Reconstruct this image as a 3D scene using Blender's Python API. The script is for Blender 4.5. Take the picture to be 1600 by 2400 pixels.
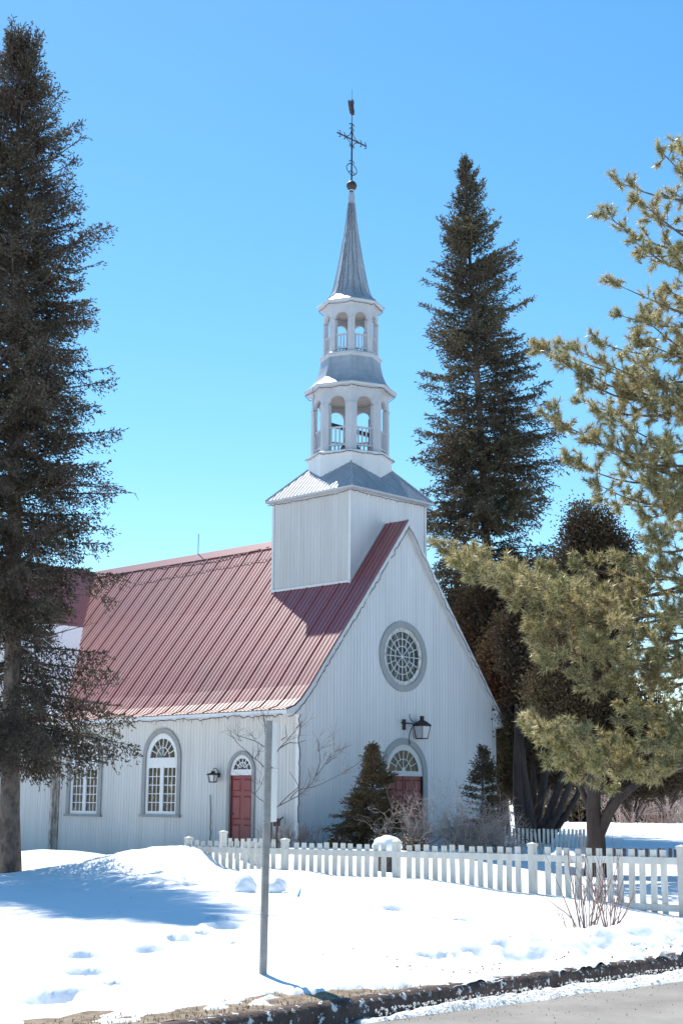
import bpy, math, random
import numpy as np
from mathutils import Vector, Matrix
R=math.radians
rnd=random.Random(7); rng=np.random.default_rng(11)
sc=bpy.context.scene; col=sc.collection
for o in list(bpy.data.objects): bpy.data.objects.remove(o)
# ---------------------------------------------------------------- camera, sky, sun, exposure
FP=3333.0; HC=1.6; PITCH=math.atan(670/FP); ROLL=R(0.4); CR,SR=math.cos(ROLL),math.sin(ROLL)
cam=bpy.data.objects.new('camera',bpy.data.cameras.new('camera')); col.objects.link(cam); sc.camera=cam
cam.data.sensor_fit='VERTICAL'; cam.data.sensor_height=36; cam.data.sensor_width=24; cam.data.lens=50
cam.data.clip_end=9000; cam.data.clip_start=0.1
r0=Vector((1,0,0)); u0=Vector((0,-math.sin(PITCH),math.cos(PITCH))); f0=Vector((0,math.cos(PITCH),math.sin(PITCH)))
rr=r0*CR+u0*SR; uu=r0*-SR+u0*CR
M=Matrix((( rr.x,uu.x,-f0.x,0),(rr.y,uu.y,-f0.y,0),(rr.z,uu.z,-f0.z,HC),(0,0,0,1))); cam.matrix_world=M
SUN_AZ=R(-25); SUN_EL=R(54)
world=bpy.data.worlds.new('World'); sc.world=world; world.use_nodes=True
nt=world.node_tree; nt.nodes.clear()
sky=nt.nodes.new('ShaderNodeTexSky'); sky.sky_type='NISHITA'; sky.sun_disc=False
sky.sun_elevation=SUN_EL; sky.sun_rotation=SUN_AZ; sky.altitude=200; sky.air_density=1.0; sky.dust_density=0.15; sky.ozone_density=2.2
hsv=nt.nodes.new('ShaderNodeHueSaturation'); hsv.inputs['Saturation'].default_value=1.27; hsv.inputs['Hue'].default_value=0.489; hsv.inputs['Value'].default_value=1.12
bg=nt.nodes.new('ShaderNodeBackground'); bg.inputs['Strength'].default_value=0.12
wo=nt.nodes.new('ShaderNodeOutputWorld')
nt.links.new(sky.outputs[0],hsv.inputs['Color']); nt.links.new(hsv.outputs[0],bg.inputs['Color']); nt.links.new(bg.outputs[0],wo.inputs['Surface'])
sd=bpy.data.lights.new('sun','SUN'); sd.energy=4.6; sd.angle=R(0.53); sd.color=(1,0.94,0.84)
sun=bpy.data.objects.new('sun',sd); col.objects.link(sun)
sdir=Vector((math.sin(SUN_AZ)*math.cos(SUN_EL),math.cos(SUN_AZ)*math.cos(SUN_EL),math.sin(SUN_EL)))
sun.rotation_euler=sdir.to_track_quat('Z','Y').to_euler(); sun.location=(-20,40,50)
sc.view_settings.view_transform='Standard'; sc.view_settings.look='None'; sc.view_settings.gamma=1
sc.view_settings.use_curve_mapping=False; sc.view_settings.exposure=0.5
sc.render.engine='CYCLES'
# ---------------------------------------------------------------- helpers
def px(x,y,Y):                       # a point of the place, at depth Y, seen at photograph position x,y
    a,c=x-800,-(y-1200); a,c=a*CR-c*SR,a*SR+c*CR
    b=FP; d=(a, b*math.cos(PITCH)-c*math.sin(PITCH), b*math.sin(PITCH)+c*math.cos(PITCH))
    t=Y/d[1]; return Vector((d[0]*t,Y,HC+d[2]*t))
def mat(name,color,rough=0.8,var=0.0,scale=4.0,color2=None,bump=0.0,bscale=20.0,metal=0.0,island=0.0,spec=0.5,stretch=None,detail=5):
    m=bpy.data.materials.new(name); m.use_nodes=True; n=m.node_tree.nodes; l=m.node_tree.links
    b=n['Principled BSDF']; b.inputs['Roughness'].default_value=rough; b.inputs['Metallic'].default_value=metal
    b.inputs['Specular IOR Level'].default_value=spec
    c=(*color,1); src=None
    tc=n.new('ShaderNodeNewGeometry')
    vec=tc.outputs['Position']
    if stretch:
        mp=n.new('ShaderNodeMapping'); mp.inputs['Scale'].default_value=stretch; l.new(vec,mp.inputs['Vector']); vec=mp.outputs[0]
    if color2 or var:
        c2=(*color2,1) if color2 else (color[0]*(1-var),color[1]*(1-var),color[2]*(1-var),1)
        no=n.new('ShaderNodeTexNoise'); no.inputs['Scale'].default_value=scale; no.inputs['Detail'].default_value=detail; no.inputs['Roughness'].default_value=0.65
        l.new(vec,no.inputs['Vector'])
        cr=n.new('ShaderNodeValToRGB'); cr.color_ramp.elements[0].position=0.36; cr.color_ramp.elements[1].position=0.64
        cr.color_ramp.elements[0].color=c2; cr.color_ramp.elements[1].color=c
        l.new(no.outputs['Fac'],cr.inputs['Fac']); src=cr.outputs['Color']
    if island:
        h=n.new('ShaderNodeHueSaturation'); mr=n.new('ShaderNodeMapRange')
        mr.inputs['To Min'].default_value=1-island; mr.inputs['To Max'].default_value=1+island
        l.new(tc.outputs['Random Per Island'],mr.inputs['Value']); l.new(mr.outputs[0],h.inputs['Value'])
        if src: l.new(src,h.inputs['Color'])
        else: h.inputs['Color'].default_value=c
        src=h.outputs['Color']
    if src: l.new(src,b.inputs['Base Color'])
    else: b.inputs['Base Color'].default_value=c
    if bump:
        n2=n.new('ShaderNodeTexNoise'); n2.inputs['Scale'].default_value=bscale; n2.inputs['Detail'].default_value=6
        l.new(vec,n2.inputs['Vector'])
        bp=n.new('ShaderNodeBump'); bp.inputs['Strength'].default_value=1; bp.inputs['Distance'].default_value=bump
        l.new(n2.outputs['Fac'],bp.inputs['Height']); l.new(bp.outputs[0],b.inputs['Normal'])
    return m
def leaf(m,amount=0.4,tint=1.3):
    n=m.node_tree.nodes; l=m.node_tree.links; b=n['Principled BSDF']; out=[x for x in n if x.type=='OUTPUT_MATERIAL'][0]
    t=n.new('ShaderNodeBsdfTranslucent'); mx=n.new('ShaderNodeMixShader'); mx.inputs[0].default_value=amount
    src=b.inputs['Base Color'].links[0].from_socket
    g=n.new('ShaderNodeHueSaturation'); g.inputs['Value'].default_value=tint; l.new(src,g.inputs['Color']); l.new(g.outputs[0],t.inputs['Color'])
    l.new(b.outputs[0],mx.inputs[1]); l.new(t.outputs[0],mx.inputs[2]); l.new(mx.outputs[0],out.inputs['Surface'])
    return m
def randomize_objects(m,amt):        # each board its own slight shade, as separate boards have
    n=m.node_tree.nodes; l=m.node_tree.links; b=n['Principled BSDF']
    oi=n.new('ShaderNodeObjectInfo'); mr=n.new('ShaderNodeMapRange'); h=n.new('ShaderNodeHueSaturation')
    mr.inputs['To Min'].default_value=1-amt; mr.inputs['To Max'].default_value=1+amt
    l.new(oi.outputs['Random'],mr.inputs['Value']); l.new(mr.outputs[0],h.inputs['Value'])
    old=b.inputs['Base Color'].links
    if old: l.new(old[0].from_socket,h.inputs['Color'])
    else: h.inputs['Color'].default_value=b.inputs['Base Color'].default_value
    l.new(h.outputs[0],b.inputs['Base Color'])
def tag(o,label=None,cat=None,group=None,kind=None):
    if label: o['label']=label
    if cat: o['category']=cat
    if group: o['group']=group
    if kind: o['kind']=kind
    return o
def empty(name,loc,label,cat,group=None,rz=0):
    o=bpy.data.objects.new(name,None); col.objects.link(o); o.location=loc; o.rotation_euler=(0,0,rz); o.empty_display_size=0.2
    return tag(o,label,cat,group)
class MB:
    def __init__(s,origin=(0,0,0)): s.v=[]; s.f=[]; s.o=Vector(origin); s.sm=False
    def add(s,vs,fs):
        k=len(s.v); s.v+= [tuple(v) for v in vs]; s.f+=[tuple(i+k for i in f) for f in fs]; return s
    def box(s,a,b):
        x0,y0,z0=a; x1,y1,z1=b
        return s.add([(x0,y0,z0),(x1,y0,z0),(x1,y1,z0),(x0,y1,z0),(x0,y0,z1),(x1,y0,z1),(x1,y1,z1),(x0,y1,z1)],
          [(0,3,2,1),(4,5,6,7),(0,1,5,4),(1,2,6,5),(2,3,7,6),(3,0,4,7)])
    def hexa(s,p): # 8 points, bottom 4 then top 4
        return s.add(p,[(0,3,2,1),(4,5,6,7),(0,1,5,4),(1,2,6,5),(2,3,7,6),(3,0,4,7)])
    def tube(s,pts,rad,n=6,cap=True):
        pts=[Vector(p) for p in pts]; rads=rad if isinstance(rad,(list,tuple)) else [rad]*len(pts)
        vs=[]; prev=None
        for i,p in enumerate(pts):
            t=(pts[min(i+1,len(pts)-1)]-pts[max(i-1,0)])
            if t.length<1e-9: t=Vector((0,0,1))
            t.normalize(); a=Vector((0,0,1)) if abs(t.z)<0.9 else Vector((1,0,0))
            x=t.cross(a).normalized() if prev is None else (prev-t*prev.dot(t)).normalized()
            prev=x; y=t.cross(x)
            for k in range(n):
                an=2*math.pi*k/n; vs.append(p+(x*math.cos(an)+y*math.sin(an))*rads[i])
        fs=[]
        for i in range(len(pts)-1):
            for k in range(n):
                k2=(k+1)%n; fs.append((i*n+k,i*n+k2,(i+1)*n+k2,(i+1)*n+k))
        if cap: fs.append(tuple(range(n))[::-1]); fs.append(tuple((len(pts)-1)*n+k for k in range(n)))
        return s.add(vs,fs)
    def lathe(s,c,prof,n=8,rot=0,cap=True): # prof (r,z)
        vs=[];fs=[]
        for r,z in prof:
            for k in range(n):
                an=rot+2*math.pi*k/n; vs.append((c[0]+r*math.cos(an),c[1]+r*math.sin(an),z))
        for i in range(len(prof)-1):
            for k in range(n):
                k2=(k+1)%n; fs.append((i*n+k,i*n+k2,(i+1)*n+k2,(i+1)*n+k))
        if cap: fs.append(tuple(range(n))[::-1]); fs.append(tuple((len(prof)-1)*n+k for k in range(n)))
        return s.add(vs,fs)
    def build(s,name,m,parent=None,smooth=False,loc=None):
        me=bpy.data.meshes.new(name)
        o0=s.o
        me.from_pydata([(v[0]-o0.x,v[1]-o0.y,v[2]-o0.z) for v in s.v],[],s.f); me.materials.append(m)
        if smooth: me.polygons.foreach_set('use_smooth',[True]*len(me.polygons))
        me.update()
        o=bpy.data.objects.new(name,me); col.objects.link(o)
        if parent: o.parent=parent
        if loc is not None: o.location=loc
        return o
def fast_mesh(name,V,T,m,parent=None,origin=(0,0,0),smooth=False):
    V=np.asarray(V,dtype=np.float32)-np.asarray(origin,dtype=np.float32); T=np.asarray(T,dtype=np.int32)
    k=T.shape[1]
    me=bpy.data.meshes.new(name); me.vertices.add(len(V)); me.vertices.foreach_set('co',V.ravel())
    me.loops.add(T.size); me.loops.foreach_set('vertex_index',T.ravel())
    me.polygons.add(len(T)); me.polygons.foreach_set('loop_start',np.arange(0,T.size,k,dtype=np.int32))
    me.polygons.foreach_set('loop_total',np.full(len(T),k,dtype=np.int32))
    if smooth: me.polygons.foreach_set('use_smooth',np.ones(len(T),dtype=bool))
    me.materials.append(m); me.update(calc_edges=True)
    o=bpy.data.objects.new(name,me); col.objects.link(o)
    if parent: o.parent=parent
    return o
def vnoise(x,y,seed=0):
    xi=np.floor(x).astype(np.int64); yi=np.floor(y).astype(np.int64); fx=x-xi; fy=y-yi
    fx=fx*fx*(3-2*fx); fy=fy*fy*(3-2*fy)
    def h(a,b):
        n=(a*374761393+b*668265263+seed*1442695041)&0x7fffffff
        n=((n^(n>>13))*1274126177)&0x7fffffff
        return ((n^(n>>16))&0xffff)/65535.0
    return (h(xi,yi)*(1-fx)+h(xi+1,yi)*fx)*(1-fy)+(h(xi,yi+1)*(1-fx)+h(xi+1,yi+1)*fx)*fy-0.5
def fbm(x,y,seed=0,oct=4):
    a=1;s=0
    for i in range(oct): s=s+a*vnoise(x*2**i,y*2**i,seed+i*17); a*=0.5
    return s
# ---------------------------------------------------------------- materials
M_snow=mat('snow',(0.86,0.88,0.91),0.75,bump=0.012,bscale=9,spec=0.3)
M_snowd=mat('old_snow',(0.88,0.87,0.84),0.8,color2=(0.80,0.77,0.72),scale=5,bump=0.01,bscale=22)
M_dirt=mat('dirt',(0.36,0.29,0.21),0.95,color2=(0.16,0.11,0.075),scale=9,bump=0.015,bscale=40)
M_curb=mat('curb_concrete',(0.135,0.095,0.08),0.95,color2=(0.065,0.043,0.038),scale=7,bump=0.02,bscale=30)
def stuck_snow(m):                   # crusts of snow left on the dirty kerb face
    n=m.node_tree.nodes; l=m.node_tree.links; b=n['Principled BSDF']; src=b.inputs['Base Color'].links[0].from_socket
    g=n.new('ShaderNodeNewGeometry'); z=n.new('ShaderNodeTexNoise'); z.inputs['Scale'].default_value=15; z.inputs['Detail'].default_value=8; z.inputs['Roughness'].default_value=.7; l.new(g.outputs['Position'],z.inputs['Vector'])
    r=n.new('ShaderNodeValToRGB'); r.color_ramp.elements[0].position=.575; r.color_ramp.elements[1].position=.60; l.new(z.outputs['Fac'],r.inputs['Fac'])
    x=n.new('ShaderNodeMix'); x.data_type='RGBA'; l.new(r.outputs[0],x.inputs[0]); l.new(src,x.inputs[6]); x.inputs[7].default_value=(.8,.8,.8,1); l.new(x.outputs[2],b.inputs['Base Color'])
stuck_snow(M_curb)
M_stain=mat('stained_boards',(0.50,0.47,0.43),0.8,color2=(0.17,0.12,0.09),scale=3,stretch=(4,4,1.2))
M_cbark=mat('cedar_bark',(0.085,0.06,0.05),0.95,color2=(0.05,0.036,0.032),scale=7,stretch=(1,1,0.3),bump=0.03,bscale=12)
M_road=mat('asphalt',(0.34,0.315,0.285),0.9,color2=(0.25,0.23,0.21),scale=1.1,bump=0.006,bscale=120)
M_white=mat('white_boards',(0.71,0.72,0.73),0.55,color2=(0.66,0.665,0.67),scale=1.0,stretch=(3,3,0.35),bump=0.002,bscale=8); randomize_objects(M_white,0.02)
M_white2=mat('side_boards',(0.56,0.55,0.53),0.6,color2=(0.50,0.485,0.46),scale=1.0,stretch=(3,3,0.3),bump=0.002,bscale=8); randomize_objects(M_white2,0.025)  # slightly darker, warmer tone for the left-facing walls
M_trimw=mat('white_trim',(0.68,0.68,0.68),0.5,var=0.08,scale=5)
M_peel=mat('peeling_trim',(0.76,0.76,0.75),0.6,color2=(0.42,0.40,0.37),scale=9)
M_grey=mat('grey_trim',(0.27,0.27,0.265),0.6,var=0.15,scale=4)
M_greyb=mat('blue_grey_trim',(0.30,0.335,0.355),0.6,color2=(0.36,0.37,0.36),scale=3)
M_red=mat('red_door_paint',(0.25,0.042,0.040),0.45,var=0.2,scale=3)
M_roof=mat('red_sheet_metal',(0.28,0.045,0.046),0.5,color2=(0.24,0.052,0.05),scale=0.35,spec=1.0,detail=2); M_roof.node_tree.nodes['Principled BSDF'].inputs['Coat Weight'].default_value=0.75; M_roof.node_tree.nodes['Principled BSDF'].inputs['Coat Roughness'].default_value=0.5
M_metal=mat('grey_sheet_metal',(0.41,0.445,0.48),0.45,color2=(0.31,0.335,0.365),scale=2.0,metal=0.25,stretch=(1.5,1.5,0.5),bump=0.004,bscale=3)
M_belf=mat('belfry_paint',(0.50,0.515,0.54),0.6,color2=(0.43,0.445,0.47),scale=2.5)
M_belfin=mat('belfry_inside',(0.50,0.46,0.42),0.7,var=0.15,scale=3)
M_iron=mat('dark_iron',(0.055,0.04,0.037),0.55,var=0.3,scale=8,metal=0.3)
M_wire=mat('dark_wire',(0.05,0.045,0.05),0.6)
M_galv=mat('galvanized_steel',(0.33,0.32,0.31),0.5,color2=(0.24,0.235,0.225),scale=14,metal=0.3)
M_plate=mat('sign_back',(0.78,0.78,0.75),0.5,var=0.04,scale=4)
M_dark=mat('dark_interior',(0.03,0.027,0.026),0.9)
M_curtain=mat('curtain',(0.55,0.55,0.53),0.9,var=0.3,scale=12,stretch=(4,4,0.5))
M_frost=mat('frosted_glass',(0.55,0.57,0.58),0.25)
M_bell=mat('bronze',(0.06,0.05,0.045),0.4,metal=0.5)
M_fence=mat('fence_paint',(0.62,0.61,0.565),0.6,color2=(0.50,0.48,0.43),scale=7,stretch=(1,1,0.4),bump=0.002,bscale=30); randomize_objects(M_fence,0.07)
M_bark=mat('bark',(0.19,0.15,0.125),0.95,color2=(0.075,0.055,0.047),scale=9,stretch=(1,1,0.55),bump=0.05,bscale=14)
M_barkp=mat('pine_bark',(0.17,0.12,0.09),0.95,color2=(0.10,0.072,0.055),scale=9,bump=0.01,bscale=30)
M_spruce=leaf(mat('spruce_needles',(0.115,0.10,0.065),0.6,color2=(0.095,0.07,0.058),scale=1.1,island=0.55,spec=0.35),.3)
M_spruce2=leaf(mat('distant_spruce_needles',(0.14,0.125,0.07),0.6,color2=(0.10,0.08,0.062),scale=0.6,island=0.5,spec=0.35),.3)
M_darkfence=mat('brown_pickets',(0.10,0.072,0.08),0.8,var=0.3,scale=5)  # one dark purplish brown for the pickets behind the right yard
M_darkfence=mat('brown_pickets',(0.10,0.072,0.08),0.8,var=0.3,scale=5)
M_darkfence=mat('brown_pickets',(0.10,0.072,0.08),0.8,var=0.3,scale=5)
M_young=leaf(mat('young_spruce_needles',(0.22,0.155,0.07),0.6,color2=(0.12,0.088,0.05),scale=2.2,island=0.4),.3)
M_pine=leaf(mat('pine_needles',(0.30,0.285,0.13),0.38,color2=(0.40,0.33,0.17),scale=1.1,island=0.5,spec=0.9),.42,1.3)
M_cedar=leaf(mat('cedar_foliage',(0.10,0.073,0.055),0.7,color2=(0.15,0.12,0.065),scale=0.45,island=0.4,spec=0.2),.25)
M_twig=mat('bare_twigs',(0.34,0.21,0.16),0.8,var=0.3,scale=8,island=0.2)
M_twigg=mat('grey_twigs',(0.60,0.46,0.40),0.8,var=0.35,scale=6,island=0.2)
M_twigd=mat('dark_branch',(0.09,0.075,0.08),0.8,var=0.2,scale=6)
M_grass=mat('dry_grass',(0.40,0.27,0.10),0.85,var=0.4,scale=9,island=0.3)
M_leaf=mat('dead_leaves',(0.20,0.10,0.07),0.9,island=0.5)
M_blue=mat('blue_plastic',(0.02,0.30,0.50),0.3)
M_wood=mat('weathered_rail',(0.22,0.19,0.17),0.9,var=0.2)
def glass_mat():
    m=bpy.data.materials.new('window_glass'); m.use_nodes=True; n=m.node_tree.nodes; l=m.node_tree.links; n.clear()
    out=n.new('ShaderNodeOutputMaterial'); mx=n.new('ShaderNodeMixShader'); tr=n.new('ShaderNodeBsdfTransparent'); gl=n.new('ShaderNodeBsdfGlossy')
    tr.inputs['Color'].default_value=(0.75,0.78,0.78,1); gl.inputs['Roughness'].default_value=0.03; gl.inputs['Color'].default_value=(0.9,0.9,0.9,1)
    fr=n.new('ShaderNodeFresnel'); fr.inputs['IOR'].default_value=1.5
    nz=n.new('ShaderNodeTexNoise'); nz.inputs['Scale'].default_value=3; geo=n.new('ShaderNodeNewGeometry'); l.new(geo.outputs['Position'],nz.inputs['Vector'])
    bp=n.new('ShaderNodeBump'); bp.inputs['Distance'].default_value=0.012; l.new(nz.outputs['Fac'],bp.inputs['Height']); l.new(bp.outputs[0],gl.inputs['Normal'])
    l.new(fr.outputs[0],mx.inputs[0]); l.new(tr.outputs[0],mx.inputs[1]); l.new(gl.outputs[0],mx.inputs[2]); l.new(mx.outputs[0],out.inputs['Surface'])
    return m
M_glass=glass_mat()
# ---------------------------------------------------------------- frames of reference
AL=R(46); uF=np.array([math.cos(AL),math.sin(AL)]); uL=np.array([-math.sin(AL),math.cos(AL)])
C0=np.array([-1.064,38.0])
K0=np.array([0.03,11.01])                          # a point of the kerb line; s runs along it, t towards the church
def W(u,v,z): return Vector((C0[0]+uF[0]*u+uL[0]*v, C0[1]+uF[1]*u+uL[1]*v, z))
# ---------------------------------------------------------------- ground
CP=np.array([(-.6,12,.2),(0,14,.21),(-1.7,16.3,.25),(3,17.2,.15),(4.7,20.0,.05),(6,18.5,.0),(2.9,21.0,.22),(.87,22.6,.36),(-.9,24.2,.38),(-1.4,21,.3),
 (-6,27.2,.2),(-9,25,.15),(-4.5,22,.18),(-3.5,18,.2),(-3.2,27.2,.42),(-5.2,30.5,.25),(-8.25,44.4,-.25),(-6.5,42.6,-.25),(-5.0,41.5,-.1),(-3.8,40.2,.1),(-2.2,38.4,.3),(-4,35,.1),(-7,37,0),
 (-1.0,36.5,.45),(1.7,40.4,.45),(4.7,43.5,.45),(0.9,37,.46),(1,30,.32),(4,27,.15),(6,30,.0),(7,33.5,-.05),(8,38,.1),(5.2,40.5,.2),(5.8,42,.2),(6.8,44,.25),(8,47,.35),(9,60,.6),(16,60,.6),(12,100,1.15),(40,100,1.2),(-40,100,.6),(-20,40,0),(0,11.2,.15),(3.3,14.4,.15),(-2.5,9.5,.15),(2,15,.17),(10,22,-.05),(12,26,-.05)])
FOOT=[(200,2220,.17),(206,2250,.2),(118,2302,.2),(165,2291,.16),(356,2208,.2),(528,2168,.22),(428,2190,.16),(270,2272,.12),(1177,2190,.22),(1116,2200,.2),(1252,2180,.15),(1010,2211,.16),(925,2116,.18),(1020,2129,.14),(1090,2130,.2),(470,2180,.12),(545,2197,.1),(508,2152,.1),(1060,2208,.13),(400,2187,.13)]
FTW=[(px(x,y,FP*(HC-.2)/(y-1868)),r) for x,y,r in FOOT]
def height(X,Y,fine=True):
    X=np.asarray(X,float); Y=np.asarray(Y,float); num=0; den=0
    for cx,cy,cz in CP:
        rad=1.2+0.03*max(cy-20,0)*2
        w=1/((X-cx)**2+(Y-cy)**2+rad**2)**2; num=num+w*cz; den=den+w
    z=num/den
    s=(X-K0[0])*uF[0]+(Y-K0[1])*uF[1]; t=(X-K0[0])*uL[0]+(Y-K0[1])*uL[1]
    k=np.clip(t/1.5,0,1); z=0.16*(1-k)+z*k
    # ploughed mound by the end of the fence and the shaded drift behind it
    for mx,my,sx,sy,h in [(-3.35,26.6,1.0,.8,.24),(-2.6,26.2,.8,.7,.16),(-4.6,26.4,1.2,.7,.10),(-6.3,31.5,1.4,1.2,.22),(-4.2,39.2,1.5,.8,.25),(-8.2,41.5,1.2,1.2,.12)]:
        z=z+h*np.exp(-((X-mx)/sx)**2-((Y-my)/sy)**2)
    if fine:
        near=np.clip(1.6-(Y/30),0.12,1)
        z=z+0.05*fbm(X*.55,Y*.4,3,3)+0.03*fbm(X*1.7,Y*1.3,9,4)*near
        md=np.exp(-((X+2.8)/3.2)**2-((Y-25)/3.2)**2); z=z+md*(0.13*fbm(X*1.3+3,Y*1.1,31,4)+0.03*fbm(X*6,Y*5,33,3))
        rough=np.clip((s-2.2)/2,0,1)*np.clip(1.5-t/1.1,0,1)+0.25*np.clip(1-t/.6,0,1)
        z=z+rough*(0.10*fbm(s*4,t*9,21,4)+0.05*fbm(s*11,t*16,23,3)+.03)
        # low ploughed bank between bush and kerb at the right
        z=z+0.10*np.exp(-((t-1.25)/.35)**2)*np.clip((s-2.6)/1.5,0,1)*(0.8+fbm(s*3,t*5,5,3))
        for p,r in FTW:
            d=((X-p.x)/(r*.80))**2+((Y-p.y)/(r*1.25))**2
            d=d*(1+.6*vnoise(X*9,Y*9,77))
            z=z-0.15*np.exp(-d**3)+0.03*np.exp(-((d-1.9)/.6)**2)
        # trampled patches on the open lawn
        pm=np.clip(fbm(X*.5+4,Y*.35,101,2)*3.2,0,1)*np.clip((X-.3)/1.5,0,1)*np.clip((21.5-Y)/2,0,1)
        z=z+pm*(0.075*fbm(X*2.6,Y*2.0,102,4)+.0)-0.09*pm*np.clip(fbm(X*2.4,Y*1.5,103,2)-.28,0,1)*3
        # shaded, grubby bank face above the verge at the right
        bk=np.clip((s-2.4)/1.0,0,1); z=z-bk*0.16*np.exp(-((t-.80)/.26)**2)*(0.7+1.2*fbm(s*2.5,t*2,104,3))
        # well round the big spruce's trunk
        d=((X+6.15)**2+(Y-27.0)**2)/.45**2; z=z-0.12*np.exp(-d)
    return z
def ticks(a,fine_a,fine_b,b,st,grow=1.12):
    mid=list(np.arange(fine_a,fine_b,st)); lo=[];x=fine_a;d=st
    while x>a: d*=grow; x-=d; lo.append(x)
    hi=[];x=mid[-1];d=st
    while x<b: d*=grow; x+=d; hi.append(x)
    return np.array(lo[::-1]+mid+hi)
def grid_mesh(S,T,zf,name,m,**k):
    SS,TT=np.meshgrid(S,T); X=K0[0]+uF[0]*SS+uL[0]*TT; Y=K0[1]+uF[1]*SS+uL[1]*TT; Z=zf(SS,TT,X,Y)
    V=np.stack([X.ravel(),Y.ravel(),Z.ravel()],1); n=len(S)
    i=np.arange(len(T)-1)[:,None]*n+np.arange(n-1)[None,:]; i=i.ravel()
    Q=np.stack([i,i+1,i+n+1,i+n],1)
    return fast_mesh(name,V,Q,m,smooth=True,**k)
def snow_z(S,T,X,Y):
    z=height(X,Y)
    t0=np.where(S<0.2,0.40,0.40-0.48*np.clip((S-0.2)/1.0,0,1))+0.14*fbm(S*1.5,T*1.6,41,3)*np.clip(1.6-S,0.0,1)
    th=(T-t0)*0.28+0.13*fbm(S*5,T*8,51,3)
    lim=0.162+th
    return np.where(T<0.9,np.minimum(z+0.0,np.maximum(lim,0.05)),z)
S_=ticks(-3500,-2.4,9,9,0.035); S_=np.concatenate([S_[S_<9],ticks(9.05,9.05,20,3500,.09)]); T_=np.concatenate([np.arange(-.13,7.6,.035),ticks(7.65,7.65,16,3500,0.08)[0:]])
snow=grid_mesh(S_,T_,snow_z,'snow_field',M_snow); tag(snow,kind='structure')
dirt=grid_mesh(np.arange(-12,1.9,.08),np.arange(0.002,.74,.06),lambda S,T,X,Y:0.146+0.02*fbm(S*4,T*4,61,3),'verge_ground',M_dirt); tag(dirt,kind='structure')
road=grid_mesh(ticks(-3500,-6,12,3500,1.0,1.4),np.array([-9.5,-8,-7,-6,-5,-4,-3,-2.5,-2,-1.5,-1,-.7,-.4,-.16]),lambda S,T,X,Y:0*S+0.02*np.clip(1-abs(T+5)/4.5,0,1),'road',M_road); tag(road,kind='structure')
far=grid_mesh(ticks(-3500,-20,20,3500,4.0,1.5),np.array([-3500,-900,-200,-60,-30,-20,-15,-12,-10.5,-9.5]),lambda S,T,X,Y:0*S+np.where(T<-10,0.25,-0.02),'near_side_snow_field',M_snow); tag(far,kind='structure')
# kerb
def kerb():
    b=MB(); S=np.arange(-14,40,.06); vs=[]; prof=[(-.155,-.06),(-.15,.11),(-.12,.15),(-.06,.158),(.01,.150),(.012,.0)]
    for i,s in enumerate(S):
        for j,(t,z) in enumerate(prof):
            jt=0.022*vnoise(np.array(s*4.),np.array(j*1.7),4); jz=0.014*vnoise(np.array(s*5.),np.array(j*2.3+9),8)
            t2=t+jt*(j<4); p=K0+uF*s+uL*t2; vs.append((p[0],p[1],z+jz*(j>0)))
    n=len(prof); fs=[(i*n+j,i*n+j+1,(i+1)*n+j+1,(i+1)*n+j) for i in range(len(S)-1) for j in range(n-1)]
    o=fast_mesh('kerb',vs,fs,M_curb,smooth=True); tag(o,kind='structure')
kerb()
# slush ridge ploughed against the kerb face
def bank_z(S,T,X,Y):
    wdt=np.clip(0.13+0.065*S,0.1,.48)+0.13*fbm(S*1.7,S*0+3,71,4)*np.clip(S,0,1)
    q=(T+0.13)/-wdt
    prof=np.where(q<1,np.sin(math.pi*np.clip(q*.85+.08,0,1))**1.0,-.5*(q-1)-.0)*np.clip(0.5+S*.4,0,1)
    z=0.060*prof*np.clip(q*2.2,0.15,1)+(0.05*fbm(S*5,T*8,72,3)+0.018*fbm(S*18,T*22,73,2))*np.clip(1.15-q,0,1)*np.clip(q*2,.25,1)-0.008
    return np.where(S<-.05,-.05,z)
grid_b=grid_mesh(np.arange(-.1,16,.022),np.arange(-1.15,-.12,.022),bank_z,'slush_ridge',M_snowd); tag(grid_b,kind='structure')
def scatter_lumps(name,n,m,fn,label=None,kind='stuff'):
    V=[];F=[]; base=[(1,0,0),(-1,0,0),(0,1,0),(0,-1,0),(0,0,1),(0,0,-1)]; tri=[(0,2,4),(2,1,4),(1,3,4),(3,0,4),(2,0,5),(1,2,5),(3,1,5),(0,3,5)]
    for i in range(n):
        p,r=fn(i); k=len(V)
        for b in base: V.append([p[j]+b[j]*r*rnd.uniform(.6,1.2)+rnd.uniform(-.2,.2)*r for j in range(3)])
        F+=[(a+k,b+k,c+k) for a,b,c in tri]
    o=fast_mesh(name,V,F,m,smooth=True); return tag(o,label,kind=kind)
def st(s,t,z): p=K0+uF*s+uL*t; return (p[0],p[1],z)
def lump(i):
    s=rnd.uniform(.1,9)**1; w=max(.12,.13+.065*s); t=-.13-w*min(1.3,max(.4,rnd.gauss(.8,.25))); r=rnd.uniform(.004,.012)
    return st(s,t,max(0.0,.075*math.sin(math.pi*min(1,max(0,(-t-.13)/w*.85+.08))))+r*.3),r
scatter_lumps('slush_crumbs',1500,M_snowd,lump)
def patch(i):
    s=rnd.uniform(.3,9); r=rnd.uniform(.003,.014)
    if vnoise(np.array(s*2.1),np.array(0.),91)<-.05: s+=.2
    return st(s,-.155,rnd.uniform(.0,.15)),r

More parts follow.
